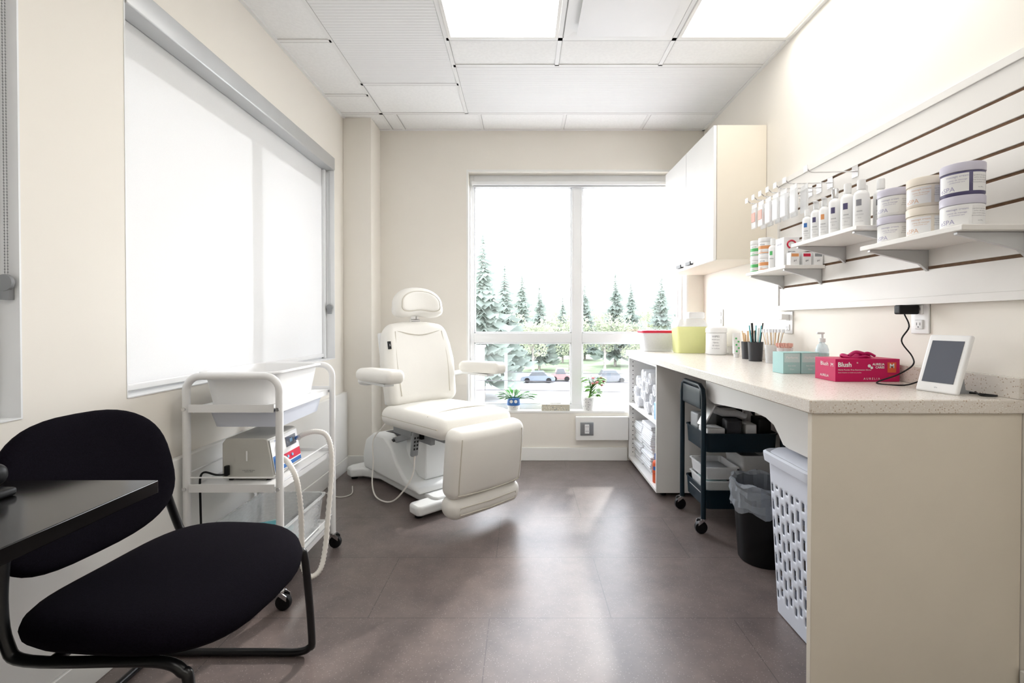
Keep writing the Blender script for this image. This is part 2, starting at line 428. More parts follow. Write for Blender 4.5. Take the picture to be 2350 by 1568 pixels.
def ceil_light(x0, x1, y0, y1):
    t = thing('ceiling_light', 'flat white fluorescent troffer panel in the tile ceiling', 'ceiling light', ((x0+x1)/2, (y0+y1)/2, ZC-.005), group='troffer lights in the ceiling')
    b = B(); w = .016; z0, z1 = ZC-.014, ZC-.0055
    b.box(x0, x1, y0, y0+w, z0, z1).box(x0, x1, y1-w, y1, z0, z1).box(x0, x0+w, y0+w, y1-w, z0, z1).box(x1-w, x1, y0+w, y1-w, z0, z1)
    b.obj('light_frame', M_trim, t)
    B().box(x0+w, x1-w, y0+w, y1-w, ZC-.010, ZC-.006).obj('light_diffuser', M_light, t, label='glowing white diffuser')
ceil_light(C[1]+.014, C[2]-.014, 1.295, 2.488); ceil_light(C[3]+.014, XR-.03, 1.295, 2.488)
ceil_light(C[1]+.014, C[2]-.014, -1.14, .045); ceil_light(C[3]+.014, XR-.03, -1.14, .045)  # unseen pair behind the camera, added for extra soft light
t = thing('ceiling_air_vent', 'square white air diffuser with dropped centre plate in the ceiling', 'air vent', (.507, 2.2, ZC-.005))
b = B(); cx, cy = .507, 2.195
L = []
for h, z in ((.29, ZC-.0055), (.29, ZC-.012), (.265, ZC-.012), (.245, ZC-.0065)): L.append([(cx+x, cy+y, z) for x, y in rrect(h, h, .004, 2)])
b.loft(L).obj('vent_frame', M_tbar, t)
L = []
for h, z in ((.20, ZC-.006), (.215, ZC-.028), (.228, ZC-.034), (.228, ZC-.040)): L.append([(cx+x, cy+y, z) for x, y in rrect(h, h, .012, 4)])
B().loft(L).obj('vent_plate', M_wmetal, t)

# back window
b = B(); ya, yb = YB+.095, YB+.15
xs = [OX0, -.40, .40, .484, 1.275, OX1]; zs = [OZ0, .43, .94, 1.016, 2.215, OZ1]
b.box(xs[0], xs[1], ya, yb, zs[0], zs[5]).box(xs[4], xs[5], ya, yb, zs[0], zs[5]).box(xs[1], xs[4], ya, yb, zs[0], zs[1]).box(xs[1], xs[4], ya, yb, zs[4], zs[5])
b.box(xs[2], xs[3], ya, yb, zs[1], zs[4]).box(xs[1], xs[2], ya, yb, zs[2], zs[3]).box(xs[3], xs[4], ya, yb, zs[2], zs[3])
for (xa, xb) in ((xs[1], xs[2]), (xs[3], xs[4])):
    for (za, zb) in ((zs[1], zs[2]), (zs[3], zs[4])):
        w = .012
        b.box(xa, xa+w, ya+.012, yb-.02, za, zb).box(xb-w, xb, ya+.012, yb-.02, za, zb).box(xa, xb, ya+.012, yb-.02, za, za+w).box(xa, xb, ya+.012, yb-.02, zb-w, zb)
w1 = b.obj('window_1', M_frame, bevel=.003, **st)
for (xa, xb) in ((xs[1], xs[2]), (xs[3], xs[4])):
    for (za, zb) in ((zs[1], zs[2]), (zs[3], zs[4])): B().box(xa, xb, ya+.028, ya+.032, za, zb).obj('window_pane', M_glass, w1)
B().box(OX0, OX1, YB-.004, YB+.095, OZ0-.012, OZ0+.004).obj('trim_4', M_trim, bevel=.002, **st)
b = B(); w = .014
b.box(OX0-w, OX0, YB-.003, YB+.003, OZ0, OZ1+w).box(OX1, OX1+w, YB-.003, YB+.003, OZ0, OZ1+w).box(OX0, OX1, YB-.003, YB+.003, OZ1, OZ1+w)
b.obj('trim_5', M_trim, **st)
b = B()
for w in (W1, W2): b.box(XL-.199, XL+.0015, w[1]-.003, w[1]+.0015, w[2], w[3]).box(XL-.199, XL+.0015, w[0]-.0015, w[0]+.003, w[2], w[3]).box(XL-.199, XL+.003, w[0], w[1], w[2]-.001, w[2]+.003)
b.obj('trim_6', M_frame, **st)
def left_window(name, w, mull):
    b = B(); xa, xb = XL-.15, XL-.0755; y0, y1, z0, z1 = w; y0 += .003; y1 -= .003; z0 += .003
    b.box(xa, xb, y0, y1, z0, z0+.03).box(xa, xb, y0, y1, 2.06, z1).box(xa, xb, y0, y0+.02, z0, z1).box(xa, xb, y1-.034, y1, z0, z1)
    for m_ in mull: b.box(xa, xb, m_[0], m_[1], z0, z1)
    o = b.obj(name, M_frame, **st)
    B().box(xa+.02, xa+.024, y0+.03, y1-.04, z0+.03, 2.08).obj('window_pane', M_glass, o)
left_window('window_2', W1, [(2.43, 2.525)]); left_window('window_3', W2, [])

def roller(w, label, chain_y, cx):
    y0, y1, z0, z1 = w; z0 += .003
    t = thing('roller_blind', label, 'window blind', (XL-.05, (y0+y1)/2, z0), group='roller blinds on the side wall')
    b = B(); b.prism([(XL-.072, z1-.09), (XL+.004, z1-.09), (XL+.008, z1-.085), (XL+.008, z1-.004), (XL-.072, z1-.001)], y0+.004, y1-.004, 'y')
    b.obj('blind_cassette', M_alu, t, bevel=.002, label='satin aluminium cassette')
    ys = [y0+.006, y1-.035]
    b = B(); b.box(XL-.0745, XL-.0735, ys[0], ys[1], z0+.03, z1-.09); b.obj('blind_fabric', M_blind, t)
    b = B(); b.rbox((XL-.067, (ys[0]+ys[1])/2, z0+.022), (.012, ys[1]-ys[0], .026), .005, 2); b.obj('bottom_bar', M_wplast, t)
    b = B(); b.box(XL-.0745, XL-.055, y1-.034, y1-.004, z0+.001, z1-.09); b.obj('side_channel', M_frame, t, bevel=.002)
    b = B()
    n = 120
    for i in range(n):
        for dx in (-.004, .004):
            z = z0+.38+i*(z1-.1-z0-.38)/n
            b.lathe([(.0003, -.0022), (.0019, 0), (.0003, .0022)], (cx+dx, chain_y, z), 6)
    b.tube([(cx-.004, chain_y, z0+.38), (cx-.004, chain_y, z1-.09)], .0005, 4).tube([(cx+.004, chain_y, z0+.38), (cx+.004, chain_y, z1-.09)], .0005, 4)
    b.obj('bead_chain', M_grey, t)
    b = B(); b.lathe([(.010, -.010), (.022, -.008), (.023, 0), (.012, .004)], (cx, chain_y, z0+.36), 16, 'y'); b.box(cx-.012, cx+.012, chain_y-.006, y1-.0035, z0+.315, z0+.36)
    b.obj('chain_tensioner', M_grey, t)
roller(W1, 'white translucent roller blind pulled down over the large side window', 3.285, XL-.03)
roller(W2, 'white roller blind with bead chain over the small side window', 1.2255, XL-.024)
t = thing('roller_blind', 'raised white roller blind cassette at the top of the park window', 'window blind', (.43, YB+.06, 2.22))
B().rbox((.435, YB+.070, 2.232), (1.70, .04, .034), .008, 2).obj('blind_cassette', M_frame, t)
B().rbox((.435, YB+.070, 2.207), (1.68, .02, .012), .005, 2).obj('bottom_bar', M_alu, t)
b = B(); b.tube([(OX0+.012, YB+.06, 2.2), (OX0+.012, YB+.06, .80)], .0015, 5).tube([(OX0+.022, YB+.06, 2.2), (OX0+.022, YB+.06, .80)], .0015, 5)
b.rbox((OX0+.014, YB+.06, .80), (.014, .02, .05), .004, 2).obj('bead_chain', M_alu, t)

# ------------------------------------------------------------------ counter
CZ = .884; CX = .822; CY = 1.32
t = thing('counter', 'long speckled laminate counter with cream end panel along the wall', 'counter', (1.15, 2.5, 0))
B().box(CX, XR-.002, CY, YB-.002, CZ-.041, CZ).obj('worktop', M_count, t, bevel=.004, label='speckled beige laminate worktop')
B().box(XR-.022, XR-.002, CY, YB-.002, CZ, CZ+.062).obj('backsplash', M_count, t, bevel=.002)
B().box(CX+.012, XR-.002, CY+.01, CY+.03, 0, CZ-.041).obj('end_panel', M_cream, t, bevel=.0015, label='cream laminate panel')
pts = [(CY+.031, CZ-.042), (CY+.031, .64), (1.70, .64), (1.735, .645), (1.765, .675), (1.80, .705), (1.86, .722), (1.95, .726), (2.2, .705), (2.36, .69), (2.41, .695), (2.45, .715), (2.47, .75), (2.47, CZ-.042)]
B().prism(pts, .98, .998, 'x').obj('apron', M_cab, t, label='white arched apron under the worktop')
t = thing('open_shelf_unit', 'white open cupboard with towels under the counter', 'shelf unit', (1.14, 3.32, .0))
X0, X1, Y0, Y1, Z0, Z1 = .840, 1.41, 2.90, 3.665, .03, .842
B().box(X0, X1, Y0, Y0+.018, Z0, Z1).box(X0, X1, Y1-.018, Y1, Z0, Z1).box(X1-.012, X1, Y0+.018, Y1-.018, Z0, Z1).box(X0, X1-.012, Y0+.018, Y1-.018, Z0, Z0+.018).box(X0, X1-.012, Y0+.018, Y1-.018, Z1-.018, Z1).obj('cupboard_body', M_cab, t, bevel=.001)
B().box(X0+.002, X1-.013, Y0+.019, Y1-.019, .455, .473).obj('shelf', M_cab, t)
for i in range(22): B().cyl((X0+.03, Y1-.0182, .08+i*.034), .004, -.0006, 8, 'y').obj('peg_hole', M_dgrey, t)
for (x, y) in ((X0+.06, Y0+.06), (X0+.06, Y1-.06), (X1-.06, Y0+.06), (X1-.06, Y1-.06)): B().cyl((x, y, 0), .02, .03, 12).obj('leg', M_black, t)
t = thing('wall_cabinet', 'white two-door wall cabinet hung beside the window', 'cabinet', (1.28, 3.2, 1.48))
B().box(1.148, XR-.002, 2.741, 3.665, 1.48, 2.272).obj('cabinet_body', M_cream, t, bevel=.001, label='pale cream carcass')
for (ya, yb_, hy) in ((2.742, 3.200, 3.11), (3.205, 3.664, 3.295)):
    d = B().box(1.128, 1.146, ya, yb_, 1.474, 2.271).obj('door', M_cab, t, bevel=.0015, label='flat white door')
    B().box(1.112, 1.1275, hy-.045, hy+.045, 1.490, 1.496).box(1.106, 1.113, hy-.045, hy+.045, 1.490, 1.512).obj('handle', M_black, d, label='black edge pull')

# slatwall
t = thing('slatwall_panel', 'white slatwall panel with brown grooves on the wall', 'wall panel', (XR-.01, 1.7, 1.195))
SX = XR-.022; GZ = [1.297, 1.377, 1.457, 1.536, 1.614, 1.692, 1.771]
B().box(SX+.006, XR-.002, .75, 2.562, 1.197, 1.857).obj('groove_backing', M_brown, t, label='brown fibreboard grooves')
b = B(); e = [1.197]+GZ+[1.857]
for i in range(8):
    a = e[i]+(.0055 if i else 0); c = e[i+1]-(.0055 if i < 7 else 0)
    b.box(SX, SX+.007, .75, 2.562, a, c)
b.obj('slats', M_slat, t, bevel=.0008)
B().box(SX-.006, XR-.002, .75, 2.575, 1.857, 1.885).box(SX-.006, XR-.002, .75, 2.575, 1.170, 1.197).box(SX-.006, XR-.002, 2.562, 2.575, 1.197, 1.857).obj('panel_border', M_slat, t, bevel=.001)
def dshelf(y0, y1, z, fx=1.215):
    t = thing('display_shelf', 'white shelf board on metal brackets clipped to the slatwall', 'shelf', ((fx+SX)/2, (y0+y1)/2, z), group='shelves on the slatwall')
    B().box(fx, SX-.002, y0, y1, z, z+.016).obj('shelf_board', M_slat, t, bevel=.002)
    for y in (y0+.03, y1-.03):
        B().prism([(fx+.01, z-.001), (fx+.01, z-.008), (SX-.03, z-.05), (SX-.001, z-.075), (SX-.001, z-.001)], y-.006, y+.006, 'y').obj('bracket', M_alu, t, bevel=.001, label='grey metal bracket')
SA, SB, SC = 1.36, 1.44, 1.36
dshelf(2.17, 2.55, SA, 1.23); dshelf(1.665, 2.07, SB, 1.20); dshelf(1.27, 1.655, SC, 1.205)

def jar(name, label, x, y, z, r, h, mbody, mlid, mtext, words, rz=-45, band=None, patch=None, group=None):
    t = thing(name, label, 'jar', (x, y, z), R(rz), group)
    B().lathe([(r*.94, 0), (r, .004), (r, h*.70), (r*.97, h*.72)], n=32).obj('jar_body', mbody, t, local=True)
    B().lathe([(r*1.0, h*.725), (r*1.03, h*.74), (r*1.03, h*.97), (r*.99, h)], n=32).obj('jar_lid', mlid, t, local=True)
    if patch:
        for a0, a1 in ((-72, 18), (28, 80)): arcpatch(B(), r*1.007, a0, a1, h*.1, h*.66).obj('jar_label', patch, t, local=True)
    for (s, sz, dz, a, mt) in words:
        txt(s, sz, Matrix.Rotation(R(a), 4, 'Z') @ Matrix.Translation((0, 0, h*dz)), mt, t, wrap=r*1.012, local=True)
    return t
g = 'jars of massage cream on the display shelf'
jr, jh = .049, .093
Wd = lambda a, mt: [(a, .019, .2, -40, mt), ('massage cream', .0085, .58, -12, mt), ('crème de massage', .006, .47, -12, mt), ('professional care', .005, .40, -12, mt), ('ingredients aqua, glycerin', .0042, .56, 52, M_gtext), ('parfum, aloe, shea oil', .0042, .49, 52, M_gtext), ('cetyl alcohol, tocopherol', .0042, .42, 52, M_gtext), ('phenoxyethanol, citric acid', .0042, .35, 52, M_gtext), ('net 500 g', .0042, .2, 52, M_gtext)]
top = SC+.016
for (y, x, mb, ml, mt, lab, w) in ((1.605, 1.29, M_white, M_lav, M_ltext, 'white tub with lavender lid', 'eSPA'), (1.482, 1.29, M_jarcream, M_jarcream, M_otext, 'cream tub with peach lettering', 'eSPA'), (1.355, 1.285, M_white, M_lav, M_ltext, 'white tub with lavender lid', 'eSPA')):
    jar('cream_jar', lab+' on the display shelf', x, y, top, jr, jh, mb, ml, mt, Wd(w, mt), group=g, patch=M_white)
    if y > 1.4: jar('cream_jar', lab+' stacked on another tub', x, y, top+jh+.001, jr, jh, mb, ml, mt, Wd(w, mt), group=g, patch=M_white)
    else: jar('cream_jar', 'dark purple tub with white label stacked on a white tub', x, y, top+jh+.001, jr, jh, M_purple, M_lav, M_ltext, Wd(w, M_ltext), group=g, patch=M_white)
top = SA+.016
for (y, ml, lab) in ((2.51, M_green, 'green'), (2.425, M_orng, 'orange')):
    for k in range(2):
        t = jar('wax_jar', 'small white tub with %s label on the lower display shelf' % lab, 1.27, y, top+k*.086, .032, .085, M_white, M_white, ml, [('soft wax', .008, .58, -10, M_text), ('cire', .010, .18, -20, ml)], group='small wax tubs on the lower shelf')
        B().lathe([(.0323, .085*.30), (.0323, .085*.5)], n=32, cap0=False, cap1=False).lathe([(.0323, .085*.05), (.0323, .085*.1)], n=32, cap0=False, cap1=False).obj('jar_label', ml, t, local=True)
topB = SB+.016
def bottle(label, x, y, z, r, h, capm, bandm, group, words=(('lotion', .008),), rz=-48, name='lotion_bottle', body=None, spray=False):
    t = thing(name, label, 'bottle', (x, y, z), R(rz), group)
    B().lathe([(r*.9, 0), (r, .004), (r, h*.68), (r*.85, h*.74), (r*.45, h*.78), (r*.45, h*.80)], n=24).obj('bottle_body', body or M_white, t, local=True)
    b = B().lathe([(r*.55, h*.80), (r*.55, h*.93 if spray else h*.97), (r*.5, h*.95 if spray else h)], n=20)
    if spray: b.rbox((0, -.004, h*.98), (r*.9, r*1.5, h*.06), .003, 2)
    b.obj('cap', capm, t, local=True)
    arcpatch(B(), r*1.01, -26, 14, h*.45, h*.58).obj('label_patch', bandm, t, local=True)
    for i, (w, s) in enumerate(words): txt(w, s, Matrix.Translation((0, 0, h*(.34-.07*i))), M_gtext if i else M_text, t, wrap=r*1.015, local=True)
    return t
gb = 'spray and lotion bottles on the middle shelf'
for i, (x, y, h, r, cp, bd) in enumerate(((1.25, 2.035, .145, .019, M_white, M_blue), (1.25, 1.975, .165, .019, M_clear2, M_purple), (1.25, 1.92, .165, .019, M_clear2, M_orng), (1.25, 1.855, .185, .021, M_chrome, M_purple), (1.255, 1.79, .185, .023, M_white, M_purple), (1.26, 1.725, .18, .025, M_white, M_gtext), (1.325, 1.715, .18, .023, M_white, M_gtext), (1.32, 1.98, .165, .02, M_white, M_purple), (1.32, 1.89, .175, .022, M_white, M_gtext), (1.325, 1.80, .18, .022, M_white, M_purple))):
    bottle(['slim white bottle with blue mark', 'white spray bottle with navy mark', 'white spray bottle with orange mark', 'white bottle with chrome cap', 'white lotion bottle with navy mark', 'white lotion bottle with grey text', 'white lotion bottle with grey text', 'white lotion bottle with navy mark', 'white lotion bottle with grey text', 'white lotion bottle with navy mark'][i]+' on the display shelf', x, y, topB, r, h, cp, bd, gb, (('moist', .008), ('lotion tonique', .0045), ('250 ml', .004), ('for face and body', .0035)), spray=i in (1, 2))
bottle('small white tube bottle on the lower display shelf', 1.27, 2.35, SA+.016, .02, .155, M_white, M_green, 'small bottles on the lower shelf')
def carton(label, x0, x1, y0, y1, z0, z1, mt, name='small_carton', group=None):
    t = thing(name, label, 'box', ((x0+x1)/2, (y0+y1)/2, z0), group=group)
    B().box(x0, x1, y0, y1, z0, z1).obj('carton_body', mt, t, bevel=.0012)
    return t
z = SA+.0165
t = carton('white carton with red swirl and small lettering on the lower shelf', 1.255, 1.33, 2.225, 2.30, z, z+.14, M_white)
b = B(); b.tube([(1.262+.02*math.cos(a/3)+.03, 2.2245, z+.105+.018*math.sin(a/3)) for a in range(0, 14)], .004, 6).obj('red_swirl', M_red, t)
txt('serum', .014, TY(1.292, 2.2243, z+.07), M_text, t); txt('skin care', .008, TY(1.292, 2.2243, z+.05), M_gtext, t)
txt('serum', .016, TX(1.2545, 2.262, z+.11), M_purple, t)
for i, x in enumerate((1.262, 1.318, 1.372)):
    t = carton('tiny white product carton on the lower shelf', x, x+.042, 2.18, 2.215, z, z+.06, M_white, group='tiny cartons on the lower shelf')
    B().box(x+.004, x+.038, 2.1794, 2.1799, z+.04, z+.054).obj('carton_stripe', [M_orng, M_red, M_grey][i], t)
    txt('gel', .012, TY(x+.021, 2.1793, z+.022), M_text, t)
for i, (y, mt, lab) in enumerate(((2.50, M_peach, 'peach'), (2.43, M_peach, 'peach'), (2.36, M_clear2, 'clear'), (2.29, M_clear2, 'clear'), (2.22, M_clear2, 'clear'), (2.14, M_clear2, 'clear'), (1.98, None, ''))):
    hz = 1.771
    t = thing('display_hook', 'wire display hook in the slatwall groove', 'hook', (SX, y, hz-.02), group='wire hooks on the slatwall')
    B().box(SX-.003, SX-.0005, y-.018, y+.018, hz-.045, hz+.004).tube([(SX-.002, y, hz-.02), (1.25, y, hz-.024), (1.225, y, hz-.018), (1.21, y, hz-.002)], .0028, 6, 3).obj('hook_wire', M_chrome, t)
    B().box(1.206, 1.208, y-.014, y+.014, hz-.022, hz+.004).obj('price_tab', M_white, t)
    if mt:
        for j, x in enumerate((1.25, 1.30)):
            p = thing('hanging_packet', 'flat %s plastic packet hanging from a wire hook' % lab, 'packet', (x, y, hz-.16), group='packets hanging on wire hooks')
            B().box(x-.0012, x+.0012, y-.026, y+.026, hz-.05, hz-.0285).obj('header_card', M_white, p)
            B().rbox((x, y, hz-.105), (.012, .052, .11), .006, 2).obj('packet_bag', M_clear2, p)
            if mt is M_peach:
                B().rbox((x-.0065, y, hz-.10), (.004, .036, .05), .002, 2).obj('packet_contents', M_peach, p)

def outlet(y, z):
    t = thing('wall_outlet', 'white duplex wall outlet above the counter', 'outlet', (XR, y, z), group='duplex outlets above the counter')
    B().rbox((XR-.004, y, z), (.006, .076, .12), .003, 2).obj('cover_plate', M_wplast, t)
    for dz in (.027, -.027): B().rbox((XR-.009, y, z+dz), (.006, .034, .034), .003, 2).obj('socket', M_white, t)
    b = B()
    for dz in (.027, -.027):
        for dy in (-.007, .007): b.box(XR-.0125, XR-.0121, y+dy-.001, y+dy+.001, z+dz-.003, z+dz+.007)
        b.box(XR-.0125, XR-.0121, y-.0025, y+.0025, z+dz-.011, z+dz-.007)
    b.obj('socket_slots', M_dgrey, t)
    return t
ot = outlet(2.50, 1.105); outlet(1.672, 1.125); outlet(3.36, 1.14)
t = thing('plug_adapter', 'small white plug-in adapter on the outlet', 'plug', (XR-.03, 2.50, 1.12))
B().rbox((XR-.0325, 2.50, 1.135), (.0395, .035, .03), .004, 2).obj('adapter_body', M_wplast, t)
B().rbox((XR-.014, 2.50, 1.135), (.006, .03, .026), .002, 2).obj('plug_face', M_wplast, t)
t = thing('power_adapter', 'black plug-in power adapter with a thin cable', 'charger', (XR-.05, 1.68, 1.14))
B().rbox((XR-.048, 1.68, 1.152), (.070, .032, .034), .006, 3).obj('adapter_body', M_black, t)
B().tube([(XR-.06, 1.675, 1.136), (XR-.055, 1.66, 1.09), (XR-.09, 1.65, 1.04), (XR-.06, 1.64, .985), (XR-.075, 1.62, .955), (XR-.11, 1.64, .92), (XR-.17, 1.66, .888), (XR-.12, 1.60, .888), (XR-.07, 1.585, .905), (XR-.075, 1.53, .90), (XR-.055, 1.49, .892), (XR-.06, 1.44, .888), (XR-.035, 1.37, .888), (XR-.075, 1.375, .888), (XR-.05, 1.42, .892)], .0026, 6, 6).obj('cable', M_black, t)
TXp, TYp = 1.298, 1.455
Mt = Matrix.Translation((TXp, TYp, CZ+.001)) @ Matrix.Rotation(R(-80), 4, 'Z') @ Matrix.Rotation(R(-18), 4, 'X')
t = thing('digital_photo_frame', 'white digital photo frame leaning on its stand on the worktop', 'tablet', (TXp, TYp, CZ))
B(Mt).rbox((0, .008, .096), (.124, .016, .190), .006, 3).obj('frame_body', M_wplast, t)
B(Mt).box(-.047, .047, -.0012, -.0002, .032, .170).obj('screen', M_screen, t, label='blue-grey glossy screen')
b = B(); b.prism([(TXp+.02, CZ+.0005), (TXp+.105, CZ+.0005), (TXp+.105, CZ+.006), (TXp+.075, CZ+.012), (TXp+.06, CZ+.10), (TXp+.052, CZ+.10)], TYp-.025, TYp+.025, 'y'); b.obj('stand', M_grey, t)
txt('SPA', .006, Mt @ Matrix.Translation((0, -.0008, .016)) @ Matrix.Rotation(R(90), 4, 'X'), M_gtext, t)
x0, x1, y0, y1, z0, z1 = 1.165, 1.405, 1.72, 1.84, CZ+.0005, CZ+.0855
t = thing('glove_box', 'magenta cardboard box of disposable gloves on the worktop', 'box', (1.285, 1.78, CZ))
B().box(x0, x1, y0, y1, z0, z1).obj('box_body', M_pink, t, bevel=.001)
B().box(x1-.046, x1-.014, y0-.0006, y0, z0+.034, z1-.013).obj('size_panel', M_orange, t)
txt('Blush', .024, TY(x0+.008, y0-.001, z1-.022), M_white, t, align='LEFT', bold=.0006)
txt('®', .008, TY(x0+.078, y0-.001, z1-.015), M_white, t, align='LEFT')
txt('Nitrile Powder-Free Examination Gloves', .0075, TY(x0+.009, y0-.001, z1-.041), M_white, t, align='LEFT')
txt('Gants d\'examen en nitrile non poudrés', .0055, TY(x0+.009, y0-.001, z1-.051), M_white, t, align='LEFT')
txt('AURELIA\nCARES', .0115, TY(x1-.058, y0-.001, z1-.026), M_white, t, align='RIGHT', bold=.0003)
B().cyl((x1-.114, y0-.0002, z1-.026), .006, -.0005, 12, 'y').cyl((x1-.105, y0-.0002, z1-.033), .005, -.0005, 12, 'y').obj('hand_emblem', M_white, t)
txt('M', .024, TY(x1-.030, y0-.0012, z1-.027), M_white, t, bold=.0006)
txt('MEDIUM\nMOYEN', .0062, TY(x1-.030, y0-.0012, z0+.020), M_orange, t)
txt('A U R E L I A', .011, TY(x0+.135, y0-.001, z0+.011), M_white, t)
txt('Blush', .022, TX(x0-.001, y1-.058, z1-.022), M_white, t)
txt('M', .02, TX(x0-.001, y0+.018, z1-.024), M_white, t)
txt('AURELIA', .013, TX(x0-.001, y1-.058, z0+.018), M_white, t)
b = B(); b.cushion(.06, .03, .012, 2.2, 24, lambda q: q+Vector((0, 0, .004*math.sin(q.x*90)+.004*math.sin(q.y*160+1))), (1.285, 1.78, z1+.004)); b.tube([(1.25, 1.77, z1+.008), (1.27, 1.765, z1+.022), (1.30, 1.77, z1+.018), (1.33, 1.775, z1+.008)], .007, 8, 4).tube([(1.30, 1.775, z1+.012), (1.315, 1.76, z1+.02), (1.345, 1.765, z1+.008)], .005, 8, 4)
b.obj('glove', M_pinkd, t, label='magenta glove poking out of the slot')
for (xa, xb, lab) in ((1.120, 1.194, 'mint green carton of supplies beside the glove box'), (1.197, 1.275, 'mint green and white carton of supplies beside the glove box')):
    t = thing('supply_box', lab, 'box', ((xa+xb)/2, 2.03, CZ), group='mint cartons on the worktop')
    B().box(xa, xb, 1.985, 2.07, CZ+.0005, CZ+.092).obj('box_body', M_mint, t, bevel=.001)
    B().box(xa+.004, xb-.004, 1.9842, 1.9848, CZ+.05, CZ+.088).obj('box_panel', M_mint2, t)
    txt('Perform', .015, TY((xa+xb)/2, 1.984, CZ+.07), M_white, t); txt('face masks', .008, TY((xa+xb)/2, 1.984, CZ+.035), M_white, t); txt('50 pcs', .007, TY((xa+xb)/2, 1.984, CZ+.02), M_white, t)
t = thing('pump_bottle', 'clear blue hand sanitiser pump bottle behind the boxes', 'bottle', (1.335, 2.06, CZ))
B().lathe([(.023, .0005), (.026, .006), (.026, .10), (.020, .12), (.011, .128), (.011, .134)], (1.335, 2.06, CZ), 24).obj('bottle_body', plastic_clear('blue_clear', (.60, .80, .90), .4), t)
B().lathe([(.013, .134), (.013, .150), (.005, .152), (.005, .170)], (1.335, 2.06, CZ), 16).rbox((1.328, 2.06, CZ+.174), (.034, .012, .009), .004, 2).obj('pump_head', M_wplast, t)
B().lathe([(.0264, .03), (.0264, .085)], (1.335, 2.06, CZ), 24, cap0=False, cap1=False).obj('bottle_label', M_mint2, t)
def cup(name, label, x, y, r, h, mt):
    return B().lathe([(r*.85, .0005), (r, h), (r*.95, h), (r*.81, .004)], (x, y, CZ), 24).obj(name, mt, label=label, cat='cup')
cup('pen_cup', 'black mesh cup holding wooden sticks', 1.365, 2.80, .038, .105, M_dgrey)
cup('pen_cup', 'black mesh cup holding pens and tweezers', 1.33, 2.64, .041, .11, M_dgrey)
cup('swab_cup', 'clear plastic cup full of cotton swabs', 1.36, 2.51, .042, .10, M_clear)
cup('swab_cup', 'clear plastic cup holding pink spoolies', 1.355, 2.39, .038, .09, M_clear)
def stick(name, label, cup_xy, ang, tilt, L, r, mt, tip, grp, cat):
    cx, cy = cup_xy
    bx, by = cx+.012*math.cos(ang), cy+.012*math.sin(ang)
    ex, ey = bx+tilt*math.cos(ang)*L, by+tilt*math.sin(ang)*L
    b = B(); z = CZ+.006
    b.m(0).tube([(bx, by, z), (ex, ey, z+L)], r, 6)
    if tip: b.m(1).tube([(ex, ey, z+L-.014), (ex+.0001, ey, z+L-.008), (ex, ey, z+L+.003)], r*2.2, 6)
    b.obj(name, [mt, tip or mt], label=label, cat=cat, group=grp)
for i in range(12): stick('wooden_stick', 'flat wooden applicator stick in a black cup', (1.365, 2.80), i*.52, .12, .14+.012*(i % 3), .0028, M_wood, None, 'wooden sticks in a cup', 'stick')
for i in range(12): stick('cosmetic_pencil', 'slim black and white cosmetic tool in a cup', (1.33, 2.64), i*.52, .12, .17+.014*(i % 4), .0033, [M_black, M_white, M_teal, M_black][i % 4], None, 'slim tools in a black cup', 'pencil')
for i in range(24): stick('cotton_swab', 'long cotton swab in a clear cup', (1.36, 2.51), i*.262, .12+.06*(i % 3), .175, .0018, M_wood if i % 2 else M_white, M_towel, 'cotton swabs in a clear cup', 'cotton swab')
for i in range(20): stick('mascara_wand', 'pink disposable mascara wand in a clear cup', (1.355, 2.39), i*.314, .12+.06*(i % 3), .105, .002, M_peach, M_peach, 'pink wands in a clear cup', 'brush')
t = thing('cream_tube', 'white tube with green dots standing on its cap', 'tube', (1.355, 2.93, CZ))
B().lathe([(.016, .0005), (.017, .02), (.017, .021), (.022, .025)], (1.355, 2.93, CZ), 20).obj('tube_cap', M_white, t)
b = B(); L = []
for k in range(7):
    f = k/6; L.append([(1.355+x, 2.93+y, CZ+.025+.13*f) for x, y in [(.022*(1+.15*f)*math.cos(a*math.pi/10), .022*(1-.9*f)*math.sin(a*math.pi/10)) for a in range(20)]])
b.loft(L).obj('tube_body', M_white, t)
for i in range(5): B().cyl((1.347+.014*(i % 2), 2.93-.0235+.0023*i, CZ+.04+.02*i), .006, .002, 10, 'y').obj('green_dot', M_green, t)
t = thing('wipes_canister', 'white round wipes canister with fine grey print', 'canister', (1.335, 3.19, CZ))
B().lathe([(.062, .0005), (.067, .006), (.067, .145), (.064, .15)], (1.335, 3.19, CZ), 32).obj('canister_body', M_white, t)
B().lathe([(.069, .151), (.070, .155), (.069, .18), (.06, .188)], (1.335, 3.19, CZ), 32).obj('canister_lid', M_wplast, t)
for i, w in enumerate(('WIPES', 'disinfectant', 'lingettes', '160 sheets', 'for surfaces')):
    txt(w, .018 if i == 0 else .011, TZ(1.335, 3.19, CZ+.125-.02*i, R(-25)), M_gtext, t, wrap=.068)
t = thing('sharps_container', 'yellow sharps container with cloudy white lid', 'container', (1.225, 3.42, CZ))
b = B(); L = []
for k, (z, s) in enumerate(((.0005, .90), (.008, .92), (.175, 1), (.18, 1.03), (.19, 1.03))): L.append([(1.215+x, 3.38+y, CZ+z) for x, y in rrect(.108*s, .075*s, .02, 4)])
b.loft(L).obj('container_body', M_yellow, t)
b = B(); L = []
for z, s in ((.191, 1.04), (.205, 1.04), (.240, .88), (.245, .84)): L.append([(1.215+x, 3.38+y, CZ+z) for x, y in rrect(.108*s, .075*s, .02, 4)])
b.loft(L).obj('container_lid', M_clear2, t)
b = B().rbox((1.255, 3.38, CZ+.272), (.12, .10, .05), .012, 2); b.obj('lid_flap', M_clear2, t)
t = thing('storage_container', 'cloudy plastic container with a red lid rim', 'container', (1.07, 3.55, CZ))
